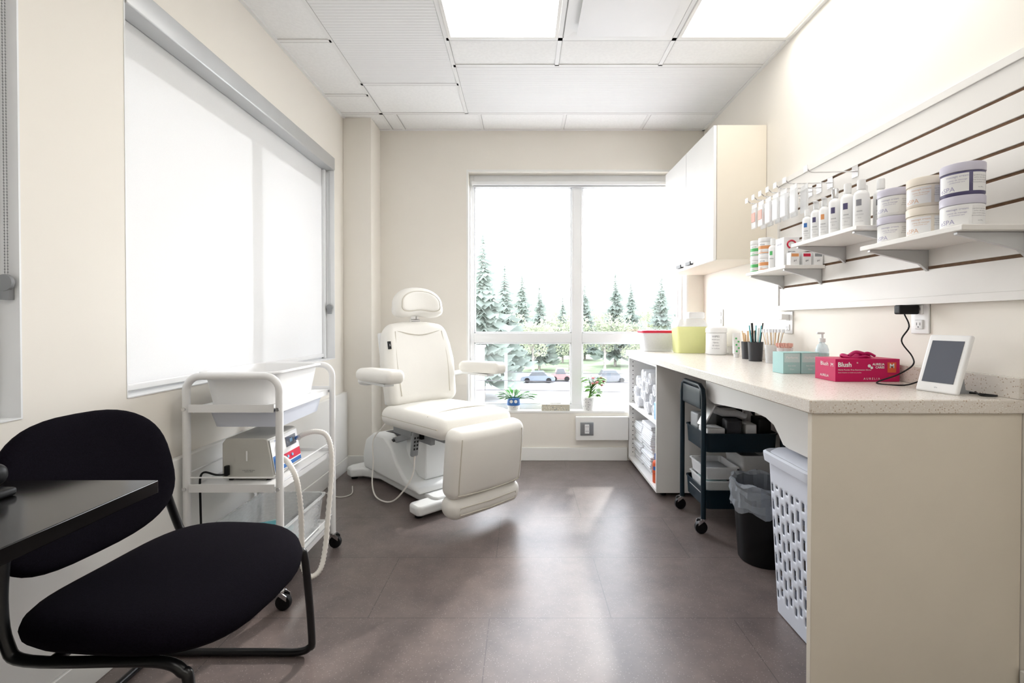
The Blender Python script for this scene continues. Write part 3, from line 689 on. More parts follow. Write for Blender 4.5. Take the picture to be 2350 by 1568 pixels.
B().bin(1.035, 3.575, .125, .09, CZ+.0005, CZ+.14, .88, .03, .004, .004).obj('container_body', M_clear2, t)
b = B(); L = []
for z, s in ((.141, 1.03), (.146, 1.06), (.158, 1.06), (.163, 1.0)): L.append([(1.035+x, 3.575+y, CZ+z) for x, y in rrect(.125*s, .09*s, .03, 4)])
b.loft(L).obj('container_lid', M_red, t)
b = B(); b.rbox((1.035, 3.575, CZ+.06), (.19, .13, .08), .02, 2).obj('container_contents', M_towel, t)

# ------------------------------------------------------------------ towels
def roll(x, y, z, r, L):
    pts = []
    for i in range(46):
        a = i/45*math.pi*5; rr = r*(.25+.75*i/45); pts.append((rr*math.cos(a), rr*math.sin(a)))
    b = B()
    outer = [[(x+h, y+r*math.cos(t_*math.pi/12), z+r*math.sin(t_*math.pi/12)) for t_ in range(24)] for h in (-L/2+.004, -L/2+.01, L/2)]
    b.loft(outer)
    b.tube([(x-L/2+.003, y+p[0]*.92, z+p[1]*.92) for p in pts], .0035, 5)
    return b
zz = .474
for row in range(4):
    n = 5 if row % 2 == 0 else 4
    for i in range(n):
        y = 3.06+i*.128+(0 if row % 2 == 0 else .064); z = zz+.041+row*.069
        if row == 3 and i > 2: continue
        roll(1.0+random.uniform(-.02, .02), y, z, .040, .26).obj('rolled_towel', M_towel, label='rolled white towel on the upper cupboard shelf', cat='towel', group='rolled towels in the open cupboard')
B().rbox((.875, 2.965, zz+.0605), (.05, .06, .12), .012, 3).obj('blue_packet', M_lblue, label='light blue packet tucked in front of the towels', cat='packet')
def folded(x, y, z, dx, dy, h, grp):
    b = B()
    b.rbox((x, y, z+h*.25), (dx, dy, h*.5), h*.24, 2).rbox((x, y, z+h*.75), (dx*.985, dy*.98, h*.5), h*.24, 2).rbox((x+dx/2-h*.45, y, z+h*.5), (h*.9, dy*.97, h), h*.45, 3)
    return b.obj('folded_towel', M_towel, label='folded white towel stacked in the open cupboard', cat='towel', group=grp)
for (yy, dy, n) in ((3.27, .25, 13), (3.53, .22, 11)):
    z = .0485
    for i in range(n):
        folded(1.04+random.uniform(-.015, .015), yy+random.uniform(-.004, .004), z, .32, dy, .026, 'folded towels in the open cupboard'); z += .0262
bottle('orange supply bottle standing in the open cupboard', .885, 3.04, .0485, .028, .19, M_blue, M_blue, None, (('gel', .012),), name='supply_bottle', body=M_orange)
bottle('blue capped white bottle standing in the open cupboard', .935, 2.965, .0485, .024, .24, M_blue, M_blue, None, (('spray', .01),), name='supply_bottle')

# navy cart
t = thing('rolling_cart', 'navy steel rolling cart with trays of supplies under the counter', 'cart', (1.15, 2.57, 0))
cx0, cx1, cy0, cy1 = .945, 1.36, 2.41, 2.73
for x in (cx0, cx1):
    b = B(); b.tube([(x, cy0, .07), (x, cy0, .70), (x, cy0+.012, .75), (x, cy0+.05, .77), (x, cy1-.05, .77), (x, cy1-.012, .75), (x, cy1, .70), (x, cy1, .07)], .013, 10)
    b.obj('cart_frame', M_navy, t)
cm = ((cx0+cx1)/2, (cy0+cy1)/2)
for z in (.12, .42):
    B().bin(cm[0], cm[1], .193, .147, z, z+.10, .97, .03, .003, .004).obj('tray', M_navy, t)
B().rbox((cx0-.001, (cy0+cy1)/2, .70), (.016, .27, .11), .007, 2).obj('end_plate', M_navy, t)
for x in (cx0, cx1):
    for y in (cy0, cy1):
        c = B().lathe([(.012, -.012), (.031, -.011), (.033, 0), (.031, .011), (.012, .012)], (x-.012, y, .0335), 20, 'y').obj('caster', M_black, t)
        B().prism([(x-.032, .045), (x+.010, .075), (x-.01, .078), (x-.03, .07)], y-.018, y-.014, 'y').prism([(x-.032, .045), (x+.010, .075), (x-.01, .078), (x-.03, .07)], y+.014, y+.018, 'y').cyl((x, y, .066), .014, .012, 12).obj('caster_fork', M_chrome, c)
for i in range(3):
    t = thing('storage_bin', 'clear plastic storage bin stacked on the lower cart tray', 'storage bin', (1.05, 2.52, .124+i*.07), group='clear bins in the cart')
    B().bin(1.055, 2.55, .088, .11, .1235+i*.073, .190+i*.073, .92, .015, .002, .006).obj('bin_body', M_clear2, t)
    B().rbox((1.055, 2.55, .152+i*.073), (.13, .17, .035), .01, 2).obj('bin_contents', [M_dgrey, M_mint2, M_grey][i], t)
for i in range(3):
    t = thing('storage_bin', 'clear plastic storage bin with dark contents in the cart', 'storage bin', (1.25, 2.55, .124+i*.093), group='clear bins in the cart')
    B().bin(1.25, 2.55, .088, .11, .1235+i*.093, .212+i*.093, .92, .015, .002, .004).obj('bin_body', M_clear2, t)
    B().rbox((1.25, 2.55, .16+i*.093), (.13, .17, .05), .01, 2).obj('bin_contents', [M_dgrey, M_black, M_grey][i], t)
z = .4235
for i, (x, y, w, d, h, mt, rz, lb) in enumerate(((1.02, 2.49, .10, .10, .12, M_white, 6, 'white supply packet'), (1.125, 2.48, .08, .08, .16, M_dgrey, -6, 'dark grey supply box'), (1.03, 2.63, .11, .10, .17, M_grey, 4, 'grey supply pouch'), (1.17, 2.62, .10, .11, .20, M_black, 8, 'tall black supply box'), (1.213, 2.49, .06, .09, .14, M_wplast, 0, 'glossy white supply box'), (1.29, 2.50, .07, .09, .17, M_black, 0, 'soft black pouch'))):
    B(TZ(x, y, z+.0005, R(rz))).rbox((0, 0, h/2), (w, d, h), .008, 2).obj('supply_packet', mt, label=lb+' on the upper cart tray', cat='packet')
t = thing('pump_bottle', 'white foam pump bottle standing on the cart tray', 'bottle', (1.28, 2.62, .43))
B().lathe([(.028, 0), (.032, .005), (.032, .15), (.020, .17), (.014, .18)], (1.275, 2.62, .4235), 20).obj('bottle_body', M_wplast, t)
B().lathe([(.018, .18), (.018, .20), (.006, .202), (.006, .22)], (1.275, 2.62, .4235), 16).rbox((1.26, 2.62, .4235+.227), (.055, .022, .014), .005, 2).obj('pump_head', M_wplast, t)
B(Matrix.Translation((.985, 2.475, .61)) @ Matrix.Rotation(R(-62), 4, 'Y')).rbox((0, 0, 0), (.13, .09, .01), .005, 2).obj('supply_pouch', M_wplast, label='flat white pouch leaning on the packets in the cart', cat='packet')
B(Matrix.Translation((1.11, 2.50, .618)) @ Matrix.Rotation(R(8), 4, 'Y')).rbox((0, 0, 0), (.17, .11, .03), .012, 2, lambda q: q+Vector((0, 0, .006*math.sin(q.x*70)+.005*math.sin(q.y*90)))).obj('supply_pouch', M_clear2, label='crinkled clear pouch lying on the packets in the cart', cat='packet')
# waste bin
wx, wy = 1.12, 2.15
t = thing('waste_bin', 'round black waste bin with a clear liner under the counter', 'waste bin', (wx, wy, 0))
B().lathe([(.100, .001), (.104, .006), (.128, .34), (.133, .345), (.133, .355), (.124, .355), (.100, .01)], (wx, wy, 0), 36).obj('bin_body', M_black, t)
b = B(); L = []
for k, (r, z) in enumerate(((.134, .24), (.140, .26), (.136, .29), (.142, .32), (.138, .345), (.142, .365), (.132, .372), (.120, .36), (.115, .28))):
    L.append([(wx+(r+.004*math.sin(i*2.3+k))*math.cos(i*math.pi/24), wy+(r+.004*math.sin(i*2.3+k))*math.sin(i*math.pi/24), z+.012*math.sin(i*.9+k)*(1 if k in (0, 3, 5) else .5)) for i in range(48)])
b.loft(L, False, False).obj('bin_liner', M_bag, t, sharp=20)
# hamper
t = thing('laundry_hamper', 'pale plastic laundry hamper with slotted sides and a lid', 'laundry hamper', (1.15, 1.65, 0))
b = B(); nv = 60; HX, HY = .195, .155; hc = (1.140, 1.645)
def per(hx, hy, r, n):
    base = rrect(hx, hy, r, 8); P = [Vector((x, y, 0)) for x, y in base]; P.append(P[0]); ln = [0]
    for i in range(1, len(P)): ln.append(ln[-1]+(P[i]-P[i-1]).length)
    out = []
    for k in range(n):
        d = ln[-1]*k/n; i = max(j for j in range(len(ln)) if ln[j] <= d+1e-9); i = min(i, len(P)-2)
        out.append(P[i].lerp(P[i+1], (d-ln[i])/max(1e-9, ln[i+1]-ln[i])))
    return out
nu = 160; rows = []
base = per(1, HY/HX, .22, nu)
for k in range(nv+1):
    f = k/nv; s = HX*(.86+.14*f); rows.append([b.v((hc[0]+p.x*s, hc[1]+p.y*s, .004+.585*f)) for p in base])
for k in range(nv):
    for i in range(nu):
        j = (i+1) % nu
        c = i//4; kk = k+(2 if c % 2 else 0); ph = kk % 7
        hole = 8 <= kk and k < 50 and ph < 4 and (i % 4) in (0, 1)
        if hole: continue
        b.f([rows[k][i], rows[k][j], rows[k+1][j], rows[k+1][i]])
b.f(rows[0][::-1])
b.obj('hamper_body', M_blueblk, t, solid=.003)
b = B(); L = []
for z, s in ((.575, 1.0), (.575, 1.07), (.60, 1.09), (.607, 1.09), (.613, 1.05), (.608, .98), (.622, .9), (.626, .4)): L.append([(hc[0]+p.x*HX*s, hc[1]+p.y*HX*s, z) for p in base])
b.loft(L, False, True).obj('hamper_lid', M_blueblk, t)

t = thing('service_box', 'white wall service box with steel outlet plate below the window', 'outlet box', (.64, YB, .17))
B().box(.42, .835, YB-.05, YB-.001, .173, .358).obj('box_cover', M_trim, t, bevel=.003)
B().rbox((.505, YB-.054, .265), (.105, .008, .105), .004, 2).obj('steel_plate', M_plate, t, label='grey steel plate')
B().rbox((.505, YB-.060, .265), (.036, .006, .072), .003, 2).obj('socket', M_white, t)
b = B()
for dz in (.018, -.018):
    for dx in (-.007, .007): b.box(.505+dx-.0015, .505+dx+.0015, YB-.064, YB-.0632, .265+dz-.004, .265+dz+.006)
b.obj('socket_slots', M_dgrey, t)

# sill items
def leaf(b, base, d, L, w, droop):
    base = Vector(base); d = Vector(d).normalized(); side = d.cross(Vector((0, 0, 1))).normalized(); P = []
    for k, (f, ww) in enumerate(((0, .15), (.3, .9), (.6, 1), (.85, .55), (1, .05))):
        c = base+d*L*f+Vector((0, 0, -droop*L*f*f)); P.append((b.v(c-side*w*ww), b.v(c+Vector((0, 0, -w*.25*ww))), b.v(c+side*w*ww)))
    for k in range(4):
        b.f([P[k][0], P[k][1], P[k+1][1], P[k+1][0]]); b.f([P[k][1], P[k][2], P[k+1][2], P[k+1][1]])
SZ = OZ0+.0045
t = thing('potted_plant', 'leafy green plant in a blue pot on the window sill', 'potted plant', (-.08, YB+.04, SZ))
px, py = -.075, YB+.045
B().lathe([(.045, 0), (.05, .03), (.052, .04)], (px, py, SZ), 24).obj('pot_base', M_potpat, t, label='white striped base')
B().lathe([(.052, .0405), (.054, .06), (.05, .10), (.045, .10), (.04, .085)], (px, py, SZ), 24).obj('pot', M_blue, t)
for sx in (-.018, .018): B().lathe([(.013, 0), (.013, -.002)], (px+sx, py-.051, SZ+.075), 14, 'y').obj('pot_spot', M_white, t)
b = B(); random.seed(3)
for i in range(56):
    a = random.uniform(0, 2*math.pi); el = random.uniform(.1, 1.3)
    sx = 2.4 if math.cos(a) > 0 else 1.3
    st_ = (px+.02*math.cos(a), py+.02*math.sin(a), SZ+.09)
    d = (math.cos(a)*math.cos(el)*sx, math.sin(a)*math.cos(el)*.4-.1, math.sin(el)*.8)
    tip = Vector(st_)+Vector(d)*.06
    b.tube([st_, tip], .0015, 4)
    leaf(b, tip, d, random.uniform(.05, .09), .015, .35)
b.obj('foliage', M_leaf, t)
t = thing('potted_plant', 'flowering plant in a white patterned pot on the sill', 'potted plant', (.53, YB+.045, SZ))
px = .53
B().lathe([(.040, 0), (.046, .01), (.054, .105), (.049, .105), (.04, .085)], (px, py, SZ), 24).obj('pot', M_potpat, t)
b = B()
for i in range(44):
    a = random.uniform(0, 2*math.pi); h = random.uniform(.02, .17)
    top_ = (px+.04+.055*math.cos(a)*(h*5), py+.02*math.sin(a)-.02, SZ+.10+h)
    b.tube([(px, py, SZ+.09), (px+.02, py, SZ+.10+h*.5), top_], .002, 5)
    leaf(b, top_, (math.cos(a), math.sin(a)*.4-.1, .3), .07, .022, .5)
b.obj('foliage', M_leaf2, t)
for i in range(7):
    a = i*.9; c = (px+.07+.045*math.cos(a), py-.045+.02*math.sin(a), SZ+.235+.03*math.sin(i*1.9))
    B().lathe([(.003, -.008), (.015, 0), (.011, .006), (.003, .008)], c, 7).obj('flower', M_flower, t, label='small pink flower')
t = thing('tissue_box', 'flat patterned tissue box on the window sill', 'tissue box', (.26, YB+.045, SZ))
B().box(.15, .375, YB+.005, YB+.085, SZ+.0005, SZ+.05).obj('box_body', M_tissue, t, bevel=.002)
b = B(); b.cushion(.05, .012, .012, 2, 20, None, (.262, YB+.045, SZ+.055)).obj('tissue', M_towel, t)

# ------------------------------------------------------------------ treatment chair
t = thing('treatment_chair', 'cream vinyl spa treatment chair with leg rest on white base', 'treatment chair', (-.675, 3.04, 0), R(43))
K = dict(local=True)
Q = lambda a=0, x=0, y=0, z=0: Matrix.Translation((x, y, z)) @ Matrix.Rotation(R(a), 4, 'X')
b = B()
b.prism([(-.12, -.40), (.12, -.40), (.14, -.36), (.14, .30), (.20, .44), (.27, .48), (.27, .55), (.22, .58), (-.22, .58), (-.27, .55), (-.27, .48), (-.20, .44), (-.14, .30), (-.14, -.36)], .022, .085)
b.prism([(-.25, -.43), (.25, -.43), (.27, -.41), (.27, -.33), (.25, -.31), (-.25, -.31), (-.27, -.33), (-.27, -.41)], .022, .075)
b.obj('base_frame', M_base, t, bevel=.014, segs=3, **K)
for x, y in ((-.23, -.37), (.23, -.37), (-.22, .53), (.22, .53)): B().cyl((x, y, 0), .022, .0215, 14).obj('foot_pad', M_black, t, **K)
b = B(); b.prism([(.46, .086), (.475, .18), (.43, .29), (.32, .350), (.16, .36), (.06, .31), (-.02, .21), (-.12, .14), (-.27, .12), (-.29, .086)], -.185, .185, 'x')
b.obj('base_housing', M_base, t, bevel=.035, segs=5, **K)
b = B(); b.prism([(.38, .322), (.30, .352), (.16, .366), (.09, .335), (.16, .345), (.30, .33)], -.10, .10, 'x'); b.obj('housing_vent', M_dgrey, t, bevel=.003, **K)
b = B(); b.box(-.085, .085, -.20, .04, .13, .44)
b.obj('lift_column', M_base, t, bevel=.012, segs=3, **K)
for sx in (-.125, .125): B().prism([(.14, .30), (.17, .33), (-.22, .46), (-.25, .43)], sx-.012, sx+.012, 'x').obj('lift_arm', M_grey, t, bevel=.004, **K)
for y in (.10, -.16): B().cyl((-.15, y, .33 if y > 0 else .42), .012, .30, 12, 'x').obj('pivot_pin', M_dgrey, t, **K)
b = B(); b.box(-.16, .16, -.52, .12, .435, .462).box(-.17, -.14, -.40, .05, .40, .45).box(.14, .17, -.40, .05, .40, .45); b.obj('seat_frame', M_grey, t, bevel=.004, **K)
def puff(hx, hy, k):
    return lambda q: Vector((q.x, q.y, q.z+(k*(1-(q.x/hx)**2)*(1-(q.y/hy)**2) if q.z > 0 else 0)))
b = B(Q(-1.5, 0, -.285, .525)); b.rbox((0, 0, 0), (.52, .70, .12), .055, 6, puff(.26, .35, .024)); b.obj('seat', M_vinyl, t, **K)
b = B(Q(-1.5, 0, -.285, .525)); b.tube([(.257, -.32, .005), (.257, .32, .005)], .004, 6).tube([(-.257, -.32, .005), (-.257, .32, .005)], .004, 6).tube([(-.235, -.19, .055), (-.1, -.19, .075), (.1, -.19, .075), (.235, -.19, .055)], .0035, 6, 5); b.obj('seat_seam', M_seam, t, **K)
Ml = Q(6, 0, -.665, .315)
b = B(Ml); b.rbox((0, -.01, .052), (.50, .125, .375), .055, 6, lambda q: Vector((q.x, q.y-(.020*(1-(q.x/.25)**2)*(1-(q.z/.188)**2) if q.y < 0 else 0), q.z))); b.obj('leg_rest', M_vinyl, t, **K)
b = B(Ml); b.rbox((0, -.010, -.184), (.50, .125, .125), .055, 6, lambda q: Vector((q.x*(1-.04*max(0, -q.z)/.06), q.y-(.009*(1-(q.x/.25)**2) if q.y < 0 else 0), q.z))); b.obj('foot_cushion', M_vinyl, t, **K)
b = B(Ml); b.tube([(-.205, -.074, .20), (-.21, -.0775, .05), (-.207, -.074, -.08), (-.19, -.074, -.100), (0, -.086, -.103), (.19, -.074, -.100), (.207, -.074, -.08), (.21, -.0775, .05), (.205, -.074, .20)], .003, 6, 6)
b.tube([(-.19, -.075, -.168), (0, -.083, -.170), (.19, -.075, -.168), (.195, -.073, -.188), (.19, -.074, -.207), (0, -.083, -.210), (-.19, -.074, -.207), (-.195, -.073, -.188)], .003, 6, closed=True)
b.obj('leg_rest_seam', M_seam, t, **K)
def backfn(q):
    w = 1-.12*max(0, q.z/.27)-.04*max(0, -q.z/.27)
    return Vector((q.x*w, q.y+(.02*(q.x/.26)**2*-1 if q.y < 0 else 0)-(.014*(1-(q.z/.27)**2) if q.y < 0 else 0), q.z-(.05*(q.x/.26)**4 if q.z > .15 else 0)))
Mb = Q(-13, .03, .095, .835)
b = B(Mb); b.rbox((0, 0, 0), (.52, .12, .56), .055, 6, backfn); b.obj('backrest', M_vinyl, t, **K)
b = B(Mb)
for sx in (-1, 1): b.tube([(sx*.175, -.075, .20), (sx*.19, -.082, .0), (sx*.18, -.078, -.22)], .004, 6, 4)
b.tube([(-.17, -.072, .205), (0, -.073, .175), (.17, -.072, .205)], .003, 6, 5); b.obj('backrest_seam', M_seam, t, **K)
b = B(Mb); b.box(-.238, -.218, -.084, -.0745, .085, .135); b.obj('fabric_tag', M_black, t, label='small black fabric tag', **K)
txt('spa', .012, Mb @ Matrix.Translation((-.228, -.0846, .110)) @ Matrix.Rotation(R(90), 4, 'X') @ Matrix.Rotation(R(90), 4, 'Z'), M_white, t, local=True)
b = B(Q(-13, .03, .170, .80)); b.rbox((0, 0, 0), (.44, .03, .48), .012, 3); b.obj('back_shell', M_base, t, **K)
Mh = Q(84, .045, .135, 1.240)
def hfn(q):
    return Vector((q.x*(1+.10*max(0, -q.y)/.08), q.y-1.0*q.x*q.x+(.014*math.exp(-(q.x/.07)**2) if q.y < -.04 else 0), q.z+.8*q.x*q.x))
b = B(Mh); b.cushion(.180, .104, .12, 2.6, 56, hfn); b.obj('headrest', M_vinyl, t, **K)
b = B(Mh); b.cushion(.140, .068, .014, 2.6, 48, lambda q: hfn(q)+Vector((0, 0, .0585))); b.obj('headrest_pad', M_vinyl, t, **K)
b = B(Mh); pts = []
for i in range(48):
    a = 2*math.pi*i/48
    ca, sa = math.cos(a), math.sin(a); pts.append(hfn(Vector((.143*math.copysign(abs(ca)**.77, ca), .071*math.copysign(abs(sa)**.77, sa), .0578))))
b.tube(pts, .0028, 5, closed=True); b.obj('headrest_seam', M_seam, t, **K)
b = B(); b.box(.012, .022, .14, .15, 1.06, 1.20).box(.058, .068, .14, .15, 1.06, 1.20).cyl((.006, .14, 1.115), .013, .068, 14, 'x').box(.02, .06, .152, .158, 1.06, 1.16).cyl((-.005, .14, 1.095), .006, .09, 10, 'x'); b.obj('headrest_bracket', M_chrome, t, **K)
for sx in (-1, 1):
    a = B(Q(-2, sx*.372, -.18, .80)); a.rbox((0, 0, 0), (.125, .42, .078), .036, 6, lambda q: Vector((q.x*(1-.1*(q.y < 0)*abs(q.y)/.2), q.y, q.z)))
    a = a.obj('armrest', M_vinyl, t, **K)
    b = B(); b.tube([(sx*.365, .0, .758), (sx*.36, .10, .74), (sx*.30, .16, .72), (sx*.20, .17, .72)], .018, 10, 4).box(sx*.365-.03, sx*.365+.03, -.28, .0, .745, .760)
    b.obj('armrest_support', M_base, a, **K)
b = B(Q(8, -.215, -.30, .40)); b.rbox((0, 0, 0), (.046, .028, .15), .012, 3); b.obj('hand_control', M_grey, t, **K)
b = B(Q(8, -.215, -.30, .40))
for i in range(4):
    for sx in (-.009, .009): b.box(sx-.005, sx+.005, -.0155, -.0135, .04-i*.022-.006, .04-i*.022+.006)
b.obj('control_button', M_black, t, **K)
b = B(); b.box(-.19, -.06, -.33, -.22, .425, .45).tube([(-.18, -.31, .44), (-.215, -.31, .49), (-.235, -.30, .455), (-.215, -.315, .42)], .004, 6, 4); b.obj('control_holder', M_black, t, **K)
b = B(); b.tube([(-.215, -.30, .33), (-.225, -.28, .2), (-.28, -.17, .05), (-.29, .02, .012), (-.27, .14, .06), (-.225, .22, .18), (-.205, .26, .32), (-.14, .22, .42)], .0045, 8, 8); b.obj('control_cable', M_hose, t, **K)
B().tube([(-1.13, 3.05, .02), (-1.10, 2.95, .005), (-1.16, 2.90, .004), (-1.29, 2.98, .004)], .003, 6, 6).obj('power_cable', M_hose, label='thin white power cable lying on the floor by the chair', cat='cable')

# ------------------------------------------------------------------ white trolley
t = thing('utility_trolley', 'white three-tier metal trolley with curved handles and casters', 'trolley', (-1.11, 2.0, 0))
tx0, tx1, ty0, ty1 = -1.288, -.932, 1.765, 2.255
for y in (ty0, ty1):
    rr = .055; pts = [(tx0, y, .075), (tx0, y, .845)]
    for i in range(1, 7): a = R(180-15*i); pts.append((tx0+rr+rr*math.cos(a), y, .845+rr*math.sin(a)))
    for i in range(0, 7): a = R(90-15*i); pts.append((tx1-rr+rr*math.cos(a), y, .845+rr*math.sin(a)))
    pts.append((tx1, y, .075))
    B().tube(pts, .014, 12).obj('leg_frame', M_wmetal, t)
for z in (.775, .47, .115):
    b = B(); b.box(tx0+.016, tx1-.016, ty0-.01, ty1+.01, z, z+.004).box(tx0+.016, tx1-.016, ty0-.014, ty0-.010, z-.012, z+.018).box(tx0+.016, tx1-.016, ty1+.010, ty1+.014, z-.012, z+.018)
    b.box(tx0+.014, tx0+.018, ty0+.015, ty1-.015, z-.02, z+.004).box(tx1-.018, tx1-.014, ty0+.015, ty1-.015, z-.02, z+.004)
    b.obj('trolley_shelf', M_wmetal, t)
    if z < .7:
        for q in (((tx1, ty0, z+.055), (tx1, ty1, z+.055)), ((tx0, ty0, z+.055), (tx0, ty1, z+.055)), ((tx0, ty0, z+.04), (tx1, ty0, z+.04))): B().tube(q, .003, 6).obj('guard_rail', M_wmetal, t)
for x in (tx0, tx1):
    for z in (.775, .47, .12): B().cyl((x, ty0-.014, z), .007, -.004, 10, 'y').obj('screw', M_chrome, t)
for x in (tx0, tx1):
    for y in (ty0, ty1):
        c = B().lathe([(.012, -.011), (.028, -.01), (.0305, 0), (.028, .01), (.012, .011)], (x+.012, y, .031), 20, 'y').obj('caster', M_black, t)
        B().prism([(x+.03, .04), (x-.01, .068), (x+.012, .072), (x+.03, .06)], y-.017, y-.0135, 'y').prism([(x+.03, .04), (x-.01, .068), (x+.012, .072), (x+.03, .06)], y+.0135, y+.017, 'y').cyl((x, y, .06), .014, .014, 12).obj('caster_fork', M_chrome, c)
t = thing('plastic_basin', 'white rectangular plastic basin on the top of the trolley', 'basin', (-1.11, 2.0, .78))
B().bin(-1.115, 2.0, .148, .20, .780, .912, .88, .05, .004, .014, 6).obj('basin_body', M_wplast, t)
t = thing('drawer_bin', 'grey white shallow bin hanging under the trolley top', 'bin', (-1.11, 2.0, .70))
B().bin(-1.10, 2.01, .145, .19, .69, .754, .92, .03, .003, .002).obj('bin_body', M_blueblk, t)
t = thing('foot_drill_unit', 'beige metal spa machine with red and blue control panel', 'machine', (-1.10, 1.95, .475))
z = .4745
B().prism([(-1.195, z+.008), (-1.0, z+.008), (-.99, z+.02), (-1.015, z+.165), (-1.03, z+.17), (-1.18, z+.17), (-1.195, z+.15)], 1.83, 2.06, 'y').obj('housing', M_machine, t, bevel=.004)
for x in (-1.17, -1.02):
    for y in (1.85, 2.04): B().cyl((x, y, z), .01, .008, 10).obj('rubber_foot', M_black, t)
Mp = Matrix.Translation((-1.0015, 1.945, z+.0925)) @ Matrix.Rotation(R(90), 4, 'Z') @ Matrix.Rotation(R(90-9.8), 4, 'X')
B(Mp).box(-.108, .108, -.068, .068, .001, .003).obj('control_panel', M_white, t)
B(Mp).box(-.106, .106, -.066, -.050, .003, .0036).box(-.106, -.05, -.050, .0, .003, .0036).obj('blue_stripe', M_blue, t)
B(Mp).box(-.05, .106, -.045, -.012, .0037, .0042).obj('red_stripe', M_red, t)
B(Mp).box(.005, .085, .01, .052, .003, .0055).obj('display', M_screen, t)
for i in range(4): B(Mp).cyl((-.07+.035*i, -.028, .004), .006, .004, 12).obj('control_button', M_lblue, t)
B(Mp).cyl((-.06, .03, .003), .014, .008, 16).obj('control_knob', M_lblue, t)
txt('88', .022, Mp @ Matrix.Translation((.045, .031, .0058)), M_lblue, t)
txt('podo turbine', .012, Mp @ Matrix.Translation((-.045, .058, .0035)), M_blue, t)
txt('model 220-240V 50Hz\nserial no. 0614', .0055, TY(-1.09, 1.8295, z+.04), M_text, t)
b = B(); b.box(-1.10, -1.094, 1.829, 1.8298, z+.08, z+.12); b.obj('side_slot', M_white, t)
b = B(); b.rbox((-1.17, 1.820, z+.045), (.014, .018, .04), .003, 2).tube([(-1.17, 1.818, z+.03), (-1.20, 1.80, z+.035), (-1.245, 1.80, z+.045), (-1.262, 1.80, z+.02), (-1.262, 1.80, z-.06), (-1.258, 1.80, z-.2), (-1.25, 1.81, z-.33)], .004, 8, 6); b.obj('power_cord', M_black, t)
H = [(-.985, 2.02, .60), (-.955, 2.01, .618), (-.90, 2.0, .632), (-.85, 1.99, .62), (-.825, 1.98, .56), (-.82, 1.97, .45), (-.825, 1.95, .30), (-.83, 1.93, .16), (-.838, 1.90, .085), (-.865, 1.87, .07), (-.885, 1.85, .12), (-.885, 1.84, .22), (-.882, 1.83, .33), (-.885, 1.82, .43), (-.90, 1.82, .50), (-.93, 1.83, .545), (-.965, 1.86, .555), (-.99, 1.88, .55)]
b = B(); b.tube(H, .0115, 10, 12, rib=-.22); b.obj('suction_hose', M_hose, t, label='ribbed cream hose', sharp=80)
B().tube([(-.995, 2.02, .598), (-.965, 2.012, .613)], .0085, 10).obj('hose_connector', M_blue, t)
t = thing('storage_bin', 'clear plastic storage bin with teal foil packets on the trolley', 'storage bin', (-1.11, 2.0, .12))
B().bin(-1.105, 2.02, .15, .205, .1195, .285, .9, .03, .003, .008).obj('bin_body', M_clear, t)
random.seed(5)
for i in range(9):
    B(TZ(-1.11+random.uniform(-.07, .07), 2.0+random.uniform(-.12, .12), .14+i*.008, random.uniform(0, 3))).rbox((0, 0, 0), (.08, .05, .006), .003, 2).obj('foil_packet', M_teal if i % 2 else M_mint2, t)

# ------------------------------------------------------------------ black guest chair
t = thing('guest_chair', 'black upholstered guest chair with black tubular sled frame', 'chair', (-.85, 1.18, 0))
def sfn(q):
    return Vector((q.x+.02*(q.y/.25)**2*(-1 if q.x > 0 else 0), q.y, q.z-.020*max(0, q.x/.22)**3+.012*(abs(q.y)/.25)**2))
b = B(TZ(-.858, 1.17, .452, R(-4))); b.cushion(.238, .262, .082, 3.4, 48, sfn); b.obj('seat', M_fabric, t)
Mb = Matrix.Translation((-1.135, 1.195, .688)) @ Matrix.Rotation(R(-6), 4, 'Z') @ Matrix.Rotation(R(-9), 4, 'Y') @ Matrix.Rotation(R(90), 4, 'Y')
def bfn(q): return Vector((q.x, q.y*(1+.10*q.x/.19), q.z+.55*q.y*q.y))
b = B(Mb); b.cushion(.183, .225, .05, 2.8, 48, bfn); b.obj('backrest', M_fabric, t)
for (ya, yf) in ((.955, .95), (1.455, 1.52)):
    pts = [(-1.11, ya+(.03 if ya < 1.2 else -.045), .64), (-1.10, ya+(.012 if ya < 1.2 else -.012), .52), (-1.075, ya, .435), (-1.03, ya, .400), (-.82, ya, .400), (-.745, ya, .397), (-.71, ya+(yf-ya)*.1, .380), (-.695, ya+(yf-ya)*.2, .34), (-.695, ya+(yf-ya)*.85, .07), (-.708, yf, .028), (-.75, yf, .0125), (-.87, yf, .0125), (-1.22, yf, .0125)]
    B().tube(catmull(pts, 5), .0115, 10).obj('chair_frame', M_blackmetal, t)
B().tube([(-1.22, .95, .0125), (-1.22, 1.52, .0125)], .0115, 10).obj('floor_bar', M_blackmetal, t)
for x in (-.82, -.98): B().tube([(x, .955, .400), (x, 1.455, .400)], .0115, 10).obj('seat_bar', M_blackmetal, t)
t = thing('desk', 'small black desk with a smooth top next to the chair', 'desk', (-1.03, .5, 0))
B().box(-1.30, -.765, .0, .9665, .748, .775).obj('desk_top', M_desk, t, bevel=.002)
for xa in (-1.29, -.83): B().box(xa, xa+.04, .02, .06, 0, .748).obj('desk_leg', M_blackmetal, t)
B().box(-1.30, -1.28, .06, .90, .25, .748).obj('desk_back_panel', M_blackmetal, t)
t = thing('desk_phone', 'black phone with rounded handset on the desk', 'phone', (-1.08, .86, .775))
B().rbox((-1.025, .81, .7835), (.11, .15, .016), .006, 2).obj('phone_base', M_black, t)
B().rbox((-1.035, .875, .810), (.06, .07, .045), .02, 4).obj('handset', M_black, t)

